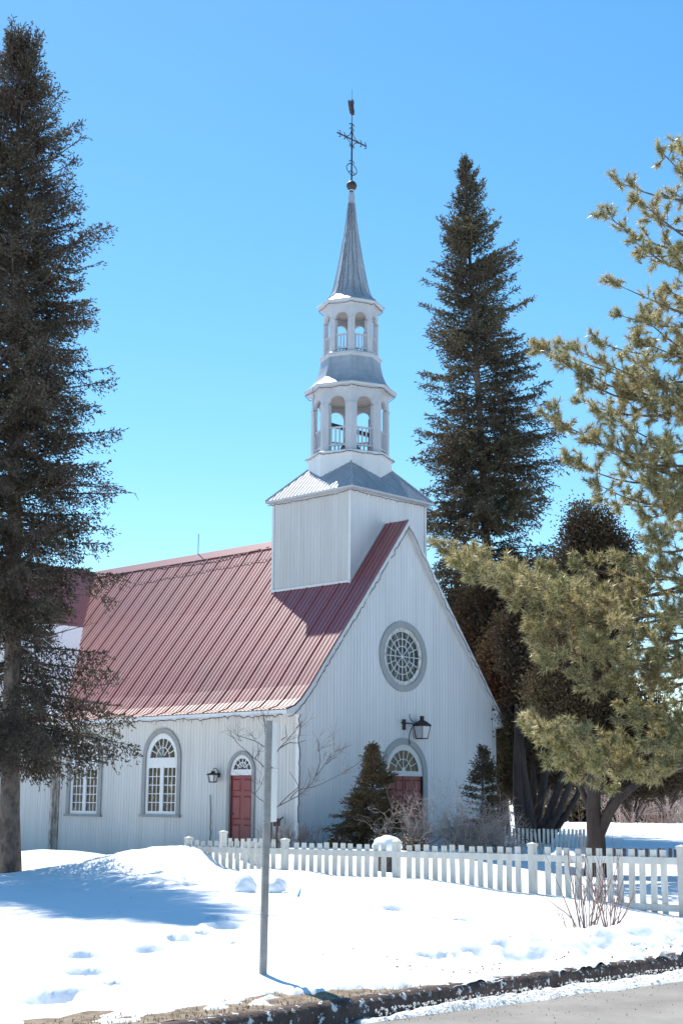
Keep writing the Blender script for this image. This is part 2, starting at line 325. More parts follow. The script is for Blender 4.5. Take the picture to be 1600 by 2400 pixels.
def grit(i):
    s=rnd.uniform(-1,10); t=-.3-abs(rnd.gauss(0,.6)); return st(s,t,.008),rnd.uniform(.002,.006)
scatter_lumps('road_grit',700,M_dirt,grit)
def debris(i):
    s=rnd.uniform(1.5,10); t=abs(rnd.gauss(.0,.9))+.02; p=st(s,t,0); z=float(height(p[0],p[1])); 
    if t<.9: z=min(z,.2)
    return (p[0],p[1],z+.004),rnd.uniform(.004,.013)
scatter_lumps('leaf_litter_on_snow',230,M_leaf,debris)
def debris2(i):
    x=rnd.uniform(-4,4); y=rnd.uniform(13,24); return (x,y,float(height(x,y))+.004),rnd.uniform(.003,.009)
scatter_lumps('litter_on_lawn_snow',70,M_leaf,debris2)
# dry grass blades at the melted verge and round the kerb
def blades(name,n,fn,m,h0,h1,w=.004):
    V=np.zeros((n*3,3)); 
    for i in range(n):
        p=fn(); a=rnd.uniform(0,6.28); h=rnd.uniform(h0,h1); l=rnd.uniform(-.6,.6)*h; l2=rnd.uniform(-.6,.6)*h
        V[i*3]=(p[0]-w*math.cos(a),p[1]-w*math.sin(a),p[2]); V[i*3+1]=(p[0]+w*math.cos(a),p[1]+w*math.sin(a),p[2]); V[i*3+2]=(p[0]+l,p[1]+l2,p[2]+h)
    return tag(fast_mesh(name,V,np.arange(n*3).reshape(-1,3),m),kind='stuff')
def gp():
    s=rnd.uniform(-3,1.6); t=rnd.uniform(.0,.55); return st(s,t,.145)
blades('dry_grass',1300,gp,M_grass,.01,.035)
# ---------------------------------------------------------------- church
church=empty('church',(C0[0],C0[1],0),'white wooden church with red metal roof, tiered grey steeple and oval looking rose window','church',rz=AL)
def wallmap(face):                   # a = along the wall, d = distance out from it, z = height
    return (lambda a,d,z:(a,-d,z)) if face=='front' else (lambda a,d,z:(-d,a,z))
PROF=[(0,9.60),(1.8,7.27),(2.5,6.40),(3.4,5.27),(3.95,4.56),(4.3,4.17),(4.55,3.97),(4.82,3.88)]
def zroof(d):
    d=abs(d)
    for (a,za),(b,zb) in zip(PROF,PROF[1:]):
        if d<=b: return za+(zb-za)*(d-a)/(b-a)
    return PROF[-1][1]
RC=4.2                               # ridge position across the nave
def slots(x0,x1,openings,z0,z1f):
    """vertical pieces of one board between x0 and x1, cut round the openings"""
    br=sorted(set([x0,x1]+[q for o in openings for q in (o['c']-o['r'],o['c']+o['r']) if x0+1e-4<q<x1-1e-4]))
    out=[]
    for a,b in zip(br,br[1:]):
        ivs=[]; mid=(a+b)/2
        for o in openings:
            if abs(mid-o['c'])<o['r']:
                e=lambda x:math.sqrt(max(0,o['r']**2-(x-o['c'])**2))
                if o['kind']=='round': ivs.append((o['z']-e(a),o['z']-e(b),o['z']+e(a),o['z']+e(b)))
                else: ivs.append((o['z0'],o['z0'],o['z']+e(a),o['z']+e(b)))
        ivs.sort(); la,lb=z0,z0
        for (p,q,r,s) in ivs:
            if p>la+.001: out.append((a,b,la,lb,p,q))
            la,lb=r,s
        ta,tb=z1f(a),z1f(b)
        if ta>la or tb>lb: out.append((a,b,la,lb,max(ta,la),max(tb,lb)))
    return out
def planks(parent,face,a0,a1,w,z0,z1f,m,openings=[],d0=0.0,th=.022,gap=.007,mapf=None):
    mp=mapf or wallmap(face); n=max(1,round((a1-a0)/w)); w=(a1-a0)/n
    for i in range(n):
        x0=a0+i*w+gap/2; x1=a0+(i+1)*w-gap/2; dd=d0+rnd.uniform(-.0015,.0015)
        sl=slots(x0,x1,openings,z0,z1f); grp=[{(round(q[0],4),round(q[2],4)),(round(q[1],4),round(q[3],4)),(round(q[0],4),round(q[4],4)),(round(q[1],4),round(q[5],4))} for q in sl]; ids=list(range(len(sl)))
        for p_ in range(len(sl)):
            for q_ in range(p_):
                if grp[p_]&grp[q_]: ids=[ids[q_] if k==ids[p_] else k for k in ids]
        for g_ in sorted(set(ids)):
            b=MB()
            for (a,bb,la,lb,ta,tb),k in zip(sl,ids):
                if k==g_: b.hexa([mp(a,dd-th,la),mp(bb,dd-th,lb),mp(bb,dd,lb),mp(a,dd,la),mp(a,dd-th,ta),mp(bb,dd-th,tb),mp(bb,dd,tb),mp(a,dd,ta)])
            key={}; nv=[]; mpi=[]
            for v in b.v:
                kk=tuple(round(c,4) for c in v)
                if kk not in key: key[kk]=len(nv); nv.append(v)
                mpi.append(key[kk])
            b.v=nv; b.f=[f for f in (tuple(mpi[i2] for i2 in f) for f in b.f) if len(set(f))==4]
            b.build('plank',m,parent)
OPF=[dict(kind='arch',c=4.15,r=.83,z0=-.6,z=2.28),dict(kind='round',c=4.11,r=.86,z=5.6)]
OPS=[dict(kind='arch',c=2.235,r=.46,z0=-.6,z=2.29),dict(kind='arch',c=5.68,r=.74,z0=1.08,z=2.69),dict(kind='arch',c=9.40,r=.74,z0=1.05,z=2.67)]
fw=MB()   # front wall: corner boards + backing frame
fw.box((-.03,-.03,-.7),(.10,-.001,4.20)); fw.box((8.22,-.03,-.7),(8.36,-.001,4.24)); fw.box((8.30,.0,3.7),(8.345,.14,4.2)); fw.box((.1,.03,-.7),(8.2,.05,.05))
fwall=fw.build('front_wall',M_trimw,church)
planks(fwall,'front',.105,8.215,.131,-.7,lambda a:zroof(a-RC)-.09,M_white,OPF)
sw=MB(); sw.box((-.032,.0,-.7),(-.001,.11,3.78))
swall=sw.build('side_wall',M_trimw,church)
sw=MB(); sw.box((-.03,10.70,-.7),(-.001,10.80,3.78)); sw.build('corner_board',M_stain,swall)
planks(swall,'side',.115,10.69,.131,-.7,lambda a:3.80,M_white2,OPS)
rw=MB(); rw.box((8.33,0.02,-.7),(8.36,24,3.85)); rw.box((0.0,19.2,-.7),(.03,24,3.85)); rw.box((-.17,19.2,-.7),(.0,19.23,3.85)); rw.box((0.05,24,-.7),(8.3,24.05,3.9)); rw.add([(0.05,24.02,3.9),(8.35,24.02,3.9),(RC,24.02,9.5)],[(0,1,2)]); rw.build('far_side_wall',M_white,church)
rw=MB(); rw.box((.45,.45,-.6),(8.25,.47,3.7)); rw.box((2.4,.45,3.7),(6.0,.47,6.8)); rw.box((.03,11.5,-.6),(.45,11.53,3.85)); rw.box((.03,.05,3.70),(.45,11.5,3.72)); rw.box((.45,.37,-.6),(.47,14,3.7)); rw.box((.47,.48,3.72),(8.2,14,3.74)); rw.build('dark_interior',M_dark,church)
# transept beyond the nave corner
tw=MB(); tw.box((-.20,10.80,-.8),(-.17,10.92,3.8)); tw.box((-.17,10.8,-.8),(.0,10.82,3.8)); twall=tw.build('transept_wall',M_stain,church)
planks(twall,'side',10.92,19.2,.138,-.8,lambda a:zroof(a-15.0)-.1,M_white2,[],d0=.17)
# roof
roofb=MB()
def slope_strip(b,v0,v1,side,zoff,th,umap,d_max=None):
    """a sheet between v0 and v1 following the bell-cast profile"""
    vs=[];n=0
    for d,z in PROF:
        if d_max and d>d_max: d=d_max; 
        u=RC+side*d
        vs+=[(u,v0,z+zoff),(u,v1,z+zoff),(u,v1,z+zoff-th),(u,v0,z+zoff-th)]; n+=1
    fs=[]
    for i in range(n-1):
        for k in range(4): k2=(k+1)%4; fs.append((i*4+k,i*4+k2,(i+1)*4+k2,(i+1)*4+k))
    fs+=[(0,1,2,3),((n-1)*4+3,(n-1)*4+2,(n-1)*4+1,(n-1)*4)]
    b.add([umap(*v) for v in vs],fs)
ident=lambda u,v,z:(u,v,z)
slope_strip(roofb,-.14,24.1,-1,-.012,.06,ident); slope_strip(roofb,-.14,24.1,1,-.012,.06,ident)
roof=roofb.build('roof',mat('roof_deck',(.25,.2,.17)),church)
def panel_mesh(wd):
    """one sheet .668 wide, a tall lap rib and three small ribs"""
    cs=[]; 
    cs+=[(0,0),(.006,.034),(.030,.034),(.036,0)]
    for k in (1,2,3): x=wd*k/4; cs+=[(x-.004,0),(x+.001,.016),(x+.012,.016),(x+.017,0)]
    cs+=[(wd,0)]
    vs=[];fs=[];n=len(cs)
    seg=[(-1,q) for q in PROF]
    for d,z in PROF:
        for v,h in cs: vs.append((-d-h*.6,v,z+h*.8))
    for i in range(len(PROF)-1):
        for k in range(n-1): fs.append((i*n+k,i*n+k+1,(i+1)*n+k+1,(i+1)*n+k))
    b=MB(); b.add(vs,fs); return b
WD=.668; first=None
for i in range(36):
    if first is None: first=panel_mesh(WD).build('roof_panel',M_roof,roof,loc=(RC,-.15,0))
    else:
        o=first.copy(); col.objects.link(o); o.parent=roof; o.location=(RC,-.15+i*WD,0)
M_panel=first
back=MB(); slope_strip(back,-.15,24.1,1,.006,.004,ident); back.build('far_slope_sheets',M_roof,roof)
rc=MB(); 
rc.hexa([(RC-.20,4.0,9.38),(RC,4.0,9.62),(RC,24,9.62),(RC-.20,24,9.38),(RC-.20,4.0,9.40),(RC,4.0,9.66),(RC,24,9.66),(RC-.20,24,9.40)])
rc.hexa([(RC+.20,4.0,9.38),(RC,4.0,9.62),(RC,24,9.62),(RC+.20,24,9.38),(RC+.20,4.0,9.40),(RC,4.0,9.66),(RC,24,9.66),(RC+.20,24,9.40)])
rc.build('ridge_cap',M_roof,roof)
# transept roof: same profile turned, ridge runs across the nave
TV=15.0
def tmap(u,v,z): return (v-.75, u-RC+TV, z)        # profile across v, length across u
tb=MB(); slope_strip(tb,0,4.9,-1,.03,.05,tmap); slope_strip(tb,0,4.9,1,.03,.05,tmap); tr=tb.build('transept_roof',M_roof,church)
sb=MB()
vs=[]; N=16
for i,(d,z) in enumerate(PROF[1:]):
    for k in range(N):
        u=-.7+k*.33; d2=d; hh=.10+.05*rnd.random(); e=0 if k in(0,N-1) or i==0 or i==len(PROF)-2 else hh
        vs.append((u,TV-d2,z+.035+e))
fs=[(i*N+k,i*N+k+1,(i+1)*N+k+1,(i+1)*N+k) for i in range(len(PROF)-2) for k in range(N-1)]
sb.add(vs,fs); sb.build('roof_snow',M_snow,tr,smooth=True)
# raking boards on the gable and eave fascia
rb=MB()
for side in (-1,1):
    for (d0,z0),(d1,z1) in zip(PROF,PROF[1:]):
        u_0,u_1=RC+side*d0,RC+side*d1
        rb.hexa([(u_0,-.175,z0-.20),(u_1,-.175,z1-.13-(.02 if d1>4.5 else .06)),(u_1,-.145,z1-.13-(.02 if d1>4.5 else .06)),(u_0,-.145,z0-.20),
                 (u_0,-.175,z0-.02),(u_1,-.175,z1-.02),(u_1,-.145,z1-.02),(u_0,-.145,z0-.02)])
        # soffit under the overhang
        rb.hexa([(u_0,-.145,z0-.12),(u_1,-.145,z1-.12),(u_1,.0,z1-.12),(u_0,.0,z0-.12),(u_0,-.145,z0-.09),(u_1,-.145,z1-.09),(u_1,.0,z1-.09),(u_0,.0,z0-.09)])
rb.build('raking_board',M_trimw,roof)
eb=MB(); eb.box((RC-4.83,-.15,3.77),(RC-4.81,24,3.855)); eb.box((RC-4.81,-.15,3.79),(0.0,24,3.81)); eb.box((RC+4.815,-.15,3.74),(RC+4.84,24,3.865)); eb.box((8.27,-.15,3.76),(RC+4.815,24,3.78)); eb.box((8.262,-.17,3.75),(8.268,.0,4.25))
eb.hexa([(RC-4.82,-.172,3.75),(0,-.172,3.75),(0,-.146,3.75),(RC-4.82,-.146,3.75),(RC-4.82,-.172,3.86),(0,-.172,4.1),(0,-.146,4.1),(RC-4.82,-.146,3.86)])
eb.hexa([(RC+4.82,-.172,3.75),(8.27,-.172,3.75),(8.27,-.146,3.75),(RC+4.82,-.146,3.75),(RC+4.82,-.172,3.86),(8.27,-.172,4.28),(8.27,-.146,4.28),(RC+4.82,-.146,3.86)])
eb.build('eave_board',M_trimw,roof)
lr=MB(); lr.tube([(RC,9.3,9.6),(RC,9.3,10.35)],.012,5); lr.build('lightning_rod',M_iron,roof)
# ---- windows and doors
def arc_band(b,mp,c,z,r0,r1,a0,a1,n,d0,d1):
    vs=[]
    for i in range(n+1):
        an=R(a0+(a1-a0)*i/n); ca,sa=math.cos(an),math.sin(an)
        vs+=[mp(c+r0*ca,d0,z+r0*sa),mp(c+r1*ca,d0,z+r1*sa),mp(c+r1*ca,d1,z+r1*sa),mp(c+r0*ca,d1,z+r0*sa)]
    fs=[(i*4+k,i*4+(k+1)%4,(i+1)*4+(k+1)%4,(i+1)*4+k) for i in range(n) for k in range(4)]
    fs+=[(0,1,2,3),(n*4+3,n*4+2,n*4+1,n*4)]
    b.add(vs,fs)
def bar(b,mp,a0,z0,a1,z1,w,d0,d1):
    L=math.hypot(a1-a0,z1-z0); nx,nz=-(z1-z0)/L*w/2,(a1-a0)/L*w/2
    P=[(a0+nx,z0+nz),(a0-nx,z0-nz),(a1-nx,z1-nz),(a1+nx,z1+nz)]
    b.hexa([mp(a,d0,z) for a,z in P]+[mp(a,d1,z) for a,z in P])
def rect(b,mp,a0,a1,z0,z1,d0,d1):
    b.hexa([mp(a0,d0,z0),mp(a1,d0,z0),mp(a1,d1,z0),mp(a0,d1,z0),mp(a0,d0,z1),mp(a1,d0,z1),mp(a1,d1,z1),mp(a0,d1,z1)])
def half_disc(b,mp,c,z,r,d,n=20):
    vs=[mp(c,d,z)]+[mp(c+r*math.cos(math.pi*i/n),d,z+r*math.sin(math.pi*i/n)) for i in range(n+1)]
    b.add(vs,[((0,i+1,i+2) if abs(mp(0,1,0)[0])<.5 else (0,i+2,i+1)) for i in range(n)])
def fan(b,mp,c,z,r,nsp,d0,d1,w):
    arc_band(b,mp,c,z,r*.50,r*.50+w,0,180,16,d0,d1)
    for k in range(1,nsp):
        a=math.pi*k/nsp; r_0=.08 if k%2==0 or nsp<7 else r*.5
        bar(b,mp,c+r_0*math.cos(a),z+r_0*math.sin(a),c+r*math.cos(a),z+r*math.sin(a),w,d0-.001*k,d1+.001*k)
def arch_window(face,c,zs,z,ro,ri):
    mp=wallmap(face)
    wn=MB(); arc_band(wn,mp,c,z,ri,ro,0,180,28,.001,.045); rect(wn,mp,c-ro,c-ri,zs+.07,z,.001,.045); rect(wn,mp,c+ri,c+ro,zs+.07,z,.001,.045)
    wo_=wn.build('window',M_grey,church)
    b=MB(); rect(b,mp,c-ro-.04,c+ro+.04,zs,zs+.07,.0,.085); b.build('sill',M_grey,wo_)
    f=MB(); arc_band(f,mp,c,z,ri-.15,ri+.02,0,180,28,-.06,.0); rect(f,mp,c-ri-.01,c-ri+.10,zs+.06,z,-.06,.0); rect(f,mp,c+ri-.10,c+ri+.01,zs+.06,z,-.06,.0)
    rect(f,mp,c-ri+.10,c+ri-.10,z-.20,z+.02,-.062,.008); rect(f,mp,c-.075,c+.075,zs+.06,z-.20,-.058,.004); rect(f,mp,c-ri+.1,c+ri-.1,zs+.06,zs+.17,-.055,.006)
    rect(f,mp,c-ri+.1,c+ri-.1,z-.27,z-.2,-.05,-.01)
    f.build('frame',M_trimw,wo_)
    g=MB(); fan(g,mp,c,z+.02,ri-.15,8,-.045,-.02,.022)
    z0,z1=zs+.17,z-.27
    for s in (-1,1):
        a0,a1=(c-ri+.10,c-.075) if s<0 else (c+.075,c+ri-.10)
        for k in (1,2): x=a0+(a1-a0)*k/3; rect(g,mp,x-.012,x+.012,z0,z1,-.045,-.021)
        for k in range(1,5): zz=z0+(z1-z0)*k/5; rect(g,mp,a0,a1,zz-.011,zz+.011,-.044,-.022)
    g.build('glazing_bars',M_trimw,wo_)
    p=MB(); rect(p,mp,c-ri+.09,c+ri-.09,zs+.1,z-.2,-.036,-.034); half_disc(p,mp,c,z+.02,ri-.14,-.035); p.build('pane',M_glass,wo_)
    q=MB()
    for s in (-1,1):
        a0=(c+.075) if s>0 else c-ri+.1
        for k in range(4):
            rect(q,mp,a0+.37-k*.055,a0+.33-k*.055+.0,zs+.15,z-.2,-.22-(k%2)*.02,-.20)
    rect(q,mp,c+.2,c+ri-.1,z+.03,z+.4,-.24,-.23)
    q.build('curtain',M_curtain,wo_)
arch_window('side',5.68,1.02,2.69,.87,.72); arch_window('side',9.40,.99,2.67,.89,.72)
def door(face,c,zb,head,z,ro,ri,nsp,m_trim,rf,name_lab=None):
    mp=wallmap(face)
    t=MB(); arc_band(t,mp,c,z,ri,ro,0,180,30,.001,.045); rect(t,mp,c-ro,c-ri,zb,z,.001,.045); rect(t,mp,c+ri,c+ro,zb,z,.001,.045)
    dr=t.build('doorway',m_trim,church)
    f=MB(); arc_band(f,mp,c,z,rf,ri+.02,0,180,30,-.06,.0); rect(f,mp,c-ri-.01,c+ri+.01,head,z+.06,-.05,.006)
    f.build('frame',M_trimw,dr)
    g=MB(); fan(g,mp,c,z+.06,rf,nsp,-.045,-.02,.024); 
    if rf>.5: g.add([mp(c-.1,-.015,z+.06),mp(c+.1,-.015,z+.06),mp(c,-.015,z+.2)],[(0,1,2)])
    g.build('fanlight_bars',M_trimw,dr)
    p=MB(); half_disc(p,mp,c,z+.05,rf+.02,-.035); p.build('pane',M_glass,dr)
    lv=MB(); rect(lv,mp,c-ri,c+ri,zb,head,-.085,-.04)
    n=2 if ri<.6 else 4; wv=2*ri/n
    for k in range(n):
        a0=c-ri+k*wv+.07; a1=a0+wv-.14
        for (q0,q1) in [(head-.42,head-.1),(head-1.18,head-.56),(head-1.85,head-1.32)]:
            # raised panel with bevelled rim
            B=[mp(a0,-.038,q0),mp(a1,-.038,q0),mp(a1,-.038,q1),mp(a0,-.038,q1)]; T=[mp(a0+.035,-.012,q0+.035),mp(a1-.035,-.012,q0+.035),mp(a1-.035,-.012,q1-.035),mp(a0+.035,-.012,q1-.035)]
            lv.add(B+T,[(4,5,6,7),(0,1,5,4),(1,2,6,5),(2,3,7,6),(3,0,4,7)])
            rect(lv,mp,a0-.02,a1+.02,q0-.02,q0-.004,-.04,-.026); rect(lv,mp,a0-.02,a1+.02,q1+.004,q1+.02,-.04,-.026)
    if n==4: rect(lv,mp,c-.012,c+.012,zb,head,-.04,-.02)
    lf=lv.build('door_leaf',M_red,dr)
    h=MB(); a=c+ri-.1 if face=='side' else c-.06; h.tube([mp(a,-.03,1.15),mp(a,.02,1.15)],.025,8); h.build('handle',M_iron,dr)
door('side',2.235,-.6,2.19,2.285,.555,.45,6,M_grey,.36)
door('front',4.15,-.6,2.22,2.30,.98,.80,8,M_greyb,.64)
# rose window
mp=wallmap('front'); c,z=4.11,5.6
t=MB(); arc_band(t,mp,c,z,.83,1.01,0,360,56,.001,.05); rose=t.build('rose_window',M_greyb,church)
f=MB(); arc_band(f,mp,c,z,.71,.85,0,360,56,-.06,.0); f.build('frame',M_peel,rose)
g=MB(); arc_band(g,mp,c,z,.29,.313,0,360,32,-.045,-.018); arc_band(g,mp,c,z,.50,.523,0,360,40,-.045,-.018); arc_band(g,mp,c,z,.0,.05,0,360,16,-.05,-.01)
for k in range(16):
    a=2*math.pi*k/16+math.pi/2; r_0=.04 if k%2==0 else .30
    bar(g,mp,c+r_0*math.cos(a),z+r_0*math.sin(a),c+.72*math.cos(a),z+.72*math.sin(a),.022,-.044-.0004*k,-.02+.0004*k)
g.build('glazing_bars',M_trimw,rose)
p=MB(); half_disc(p,mp,c,z,.73,-.035,28); p.add([mp(c,-.035,z)]+[mp(c+.73*math.cos(-math.pi*i/28),-.035,z+.73*math.sin(-math.pi*i/28)) for i in range(29)],[(0,i+2,i+1) for i in range(28)]); p.build('pane',M_glass,rose)
q=MB(); 
for k in range(9): rect(q,mp,c-.7+k*.16,c-.62+k*.16,z-.7,z+.7,-.14-.01*(k%2),-.13)
q.build('inner_slats',M_curtain,rose)
# ---- tower
T0,T1,V0,V1=2.74,6.06,.80,4.06; TC=(4.40,2.42)
twb=MB(); 
for (a,b_) in ((T0,V0),(T1,V0),(T0,V1)): twb.box((a-.03 if a==T0 else a-.06,b_-.03 if b_==V0 else b_-.06,6.6),(a+.06 if a==T0 else a+.03,b_+.06 if b_==V0 else b_+.03,10.47))
zr=zroof(RC-T0)
twb.box((T0-.045,V0,zr-.02),(T0-.0,V1,zr+.05))
twb.box((T0+.05,V1-.02,6.8),(T1,V1,10.45)); twb.box((T1-.02,V0+.05,6.8),(T1,V1,10.45))
for side,ue in ((-1,T0),(1,T1)):  # flashing on the front face
    twb.hexa([(RC,V0-.035,zroof(0)),(ue,V0-.035,zroof(RC-ue)),(ue,V0,zroof(RC-ue)),(RC,V0,zroof(0)),(RC,V0-.035,zroof(0)+.07),(ue,V0-.035,zroof(RC-ue)+.07),(ue,V0,zroof(RC-ue)+.07),(RC,V0,zroof(0)+.07)])
tower=twb.build('tower',M_trimw,church)
planks(tower,'front',T0+.06,T1-.06,.145,6.6,lambda a:10.46,M_white,[],gap=.0035,mapf=lambda a,d,z:(a,V0-.004-d,z))
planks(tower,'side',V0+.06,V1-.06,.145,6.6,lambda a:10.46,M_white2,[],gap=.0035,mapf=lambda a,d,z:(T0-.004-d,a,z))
# pyramid skirt roof with standing seams
H=1.83; H2=.60; ZE=10.46; ZT=ZE+(H-H2)*1.13
tr_=MB()
def sq(h,z): return [(TC[0]-h,TC[1]-h,z),(TC[0]+h,TC[1]-h,z),(TC[0]+h,TC[1]+h,z),(TC[0]-h,TC[1]+h,z)]
tr_.hexa(sq(H,ZE+.05)+sq(H2,ZT)); 
for sx,sy in ((-1,-1),(1,-1),(-1,1),(1,1)): tr_.tube([(TC[0]+sx*H,TC[1]+sy*H,ZE+.06),(TC[0]+sx*H2,TC[1]+sy*H2,ZT+.01)],.028,5)
for k in range(-11,12):
    x=k*.155
    if abs(x)>H-.1: continue
    hh=max(abs(x)+.02,H2)
    for f_ in range(4):
        def rot(a,b_): return [(TC[0]+a,TC[1]-b_),(TC[0]-b_,TC[1]+a),(TC[0]+a,TC[1]+b_),(TC[0]+b_,TC[1]+a)][f_]
        z_b=ZE+.05; z_t=ZE+.05+(H-hh)*1.13*(ZT-ZE-.05)/((H-H2)*1.13)
        p0=rot(x,H); p1=rot(x,hh); tr_.tube([(p0[0],p0[1],z_b+.006),(p1[0],p1[1],z_t+.006)],.013 if f_!=1 else .016,3,False)
tr_.build('tower_roof',M_metal,church)
te=MB(); te.hexa(sq(H-.10,ZE-.025)+sq(H-.01,ZE-.015)); te.hexa(sq(H+.002,ZE-.012)+sq(H+.006,ZE+.045)); te.build('tower_cornice',M_belf,church)
def octo(b,prof,rot=0,off=(0,0)): b.lathe((TC[0]+off[0],TC[1]+off[1]),prof,8,rot)
ob=MB(); octo(ob,[(1.29,10.9),(1.29,11.80)]); 
base=ob.build('belfry_base',M_white,church)
lg=MB(); octo(lg,[(1.30,11.77),(1.37,11.80),(1.37,11.87),(1.30,11.90)]); lg.build('ledge',M_trimw,base)
def belfry(name,r,z0,z1,cap,arch,rail,low,colw):
    b=MB(); octo(b,[(r+.02,z0-.02),(r+.02,z0+.015)]); octo(b,[(r-.08,z1-.07),(r-.08,z1-.01)])
    bf=b.build(name,M_belfin,church)
    vt=[(TC[0]+r*math.cos(2*math.pi*k/8),TC[1]+r*math.sin(2*math.pi*k/8)) for k in range(8)]
    fwid=2*r*math.sin(math.pi/8); th=.09
    for k in range(8):
        A=Vector((*vt[k],0)); B=Vector((*vt[(k+1)%8],0)); e=(B-A).normalized(); nrm=Vector((e.y,-e.x,0)); mid=(A+B)/2
        if nrm.dot(mid-Vector((TC[0],TC[1],0)))<0: nrm=-nrm
        def P(a,d,z): q=mid+e*a+nrm*d; return (q.x,q.y,z)
        hw=fwid/2; ow=hw-colw
        pn=MB(); n=12
        for i in range(n):
            a0=-ow+2*ow*i/n; a1=-ow+2*ow*(i+1)/n
            e0=cap+math.sqrt(max(0,ow*ow-a0*a0))*(arch-cap)/ow; e1=cap+math.sqrt(max(0,ow*ow-a1*a1))*(arch-cap)/ow
            pn.hexa([P(a0,-th,e0),P(a1,-th,e1),P(a1,0,e1),P(a0,0,e0),P(a0,-th,z1),P(a1,-th,z1),P(a1,0,z1),P(a0,0,z1)])
        for s in (-1,1):
            a0,a1=(ow,hw) if s>0 else (-hw,-ow)
            pn.hexa([P(a0,-th,cap),P(a1,-th,cap),P(a1,0,cap),P(a0,0,cap),P(a0,-th,z1),P(a1,-th,z1),P(a1,0,z1),P(a0,0,z1)])
        pn.build('arch_panel',M_belf,bf)
        # rail
        ra=MB(); rect2=lambda a0,a1,zz0,zz1,d0,d1: ra.hexa([P(a0,d0,zz0),P(a1,d0,zz0),P(a1,d1,zz0),P(a0,d1,zz0),P(a0,d0,zz1),P(a1,d0,zz1),P(a1,d1,zz1),P(a0,d1,zz1)])
        rect2(-ow-.02,ow+.02,rail-.045,rail,-.08,-.02); rect2(-ow-.02,ow+.02,low-.02,low+.03,-.08,-.02)
        nb=4
        for j in range(nb): x=-ow+2*ow*(j+.5)/nb; rect2(x-.018,x+.018,low+.03,rail-.045,-.067,-.033)
        ra.build('railing',M_belf,bf)
    for k in range(8):
        A=Vector((*vt[k],0)); Bn=Vector((*vt[(k+1)%8],0)); Bp=Vector((*vt[k-1],0)); e1=(Bn-A).normalized()*colw; e2=(Bp-A).normalized()*colw
        cen=Vector((TC[0],TC[1],0)); inn=(cen-A).normalized()*.11; o_=-(cen-A).normalized()*.014
        cl=MB(); pts=[A+o_,A+e1+o_,A+e1+inn,A+inn*1.2,A+e2+inn,A+e2+o_]
        cl.add([(p.x,p.y,z0) for p in pts]+[(p.x,p.y,cap+.01) for p in pts],[tuple(range(6)),tuple(range(6,12))[::-1]]+[(i,(i+1)%6,6+(i+1)%6,6+i) for i in range(6)])
        o2=-(cen-A).normalized()*.035
        pts=[A+o2,A+e1+o2,A+e1+inn,A+e2+inn,A+e2+o2]
        cl.add([(p.x,p.y,cap-.03) for p in pts]+[(p.x,p.y,cap+.02) for p in pts],[tuple(range(5)),tuple(range(5,10))[::-1]]+[(i,(i+1)%5,5+(i+1)%5,5+i) for i in range(5)])
        cl.build('column',M_belf,bf)
    return bf
b1=belfry('lower_belfry',1.20,11.90,13.88,13.38,13.63,12.66,12.08,.195)
bb=MB(); octo(bb,[(0.05,12.85),(.12,12.8),(.16,12.6),(.2,12.4),(.29,12.25),(.31,12.2)]); bb.box((TC[0]-.9,TC[1]-.05,12.75),(TC[0]+.9,TC[1]+.05,12.87)); bb.build('bell',M_bell,b1,smooth=False)
b=MB(); octo(b,[(1.20,13.84),(1.43,13.92),(1.45,13.98),(1.44,14.01)]); b.build('lower_cornice',M_belf,church)
b=MB(); octo(b,[(1.455,14.0),(1.25,14.16),(1.12,14.32),(1.03,14.52),(.97,14.75),(.935,14.98)]); b.build('lower_belfry_roof',M_metal,church)
b=MB(); octo(b,[(.93,14.97),(.99,15.02),(.99,15.09),(.92,15.14)]); b.build('upper_ledge',M_belf,church)
b2=belfry('upper_belfry',.86,15.13,16.68,16.20,16.42,15.72,15.25,.12)
b=MB(); octo(b,[(.86,16.64),(1.03,16.71),(1.06,16.77),(1.05,16.80)]); b.build('upper_cornice',M_belf,church)
sp=[(1.065,16.79),(.86,16.95),(.70,17.10),(.60,17.28),(.53,17.55),(.43,18.05),(.335,18.6),(.24,19.17),(.165,19.75),(.10,20.35)]
b=MB(); octo(b,sp)
for k in range(8):
    a=2*math.pi*k/8; b.tube([(TC[0]+(r+.004)*math.cos(a),TC[1]+(r+.004)*math.sin(a),z) for r,z in sp],.012,4,False)
for zq in (17.6,18.15,18.7,19.3): 
    rq=np.interp(zq,[z for _,z in sp],[r for r,_ in sp]); octo(b,[(rq+.006,zq-.01),(rq+.012,zq),(rq+.004,zq+.01)])
spire=b.build('spire',M_metal,church)
def axis(z): return (TC[0],TC[1],z)
b=MB(); b.lathe(TC,[(.11,20.3),(.10,20.62),(.06,20.74),(.085,20.79)],10); b.build('spire_cap',M_metal,spire)
b=MB(); b.lathe(TC,[(.001,20.74)]+[(.168*math.sin(math.pi*i/12),20.93-.168*math.cos(math.pi*i/12)) for i in range(1,12)]+[(.001,21.1)],16); b.lathe(TC,[(.085,20.6),(.06,20.8)],10)
b.build('finial_ball',M_iron,spire,smooth=True)
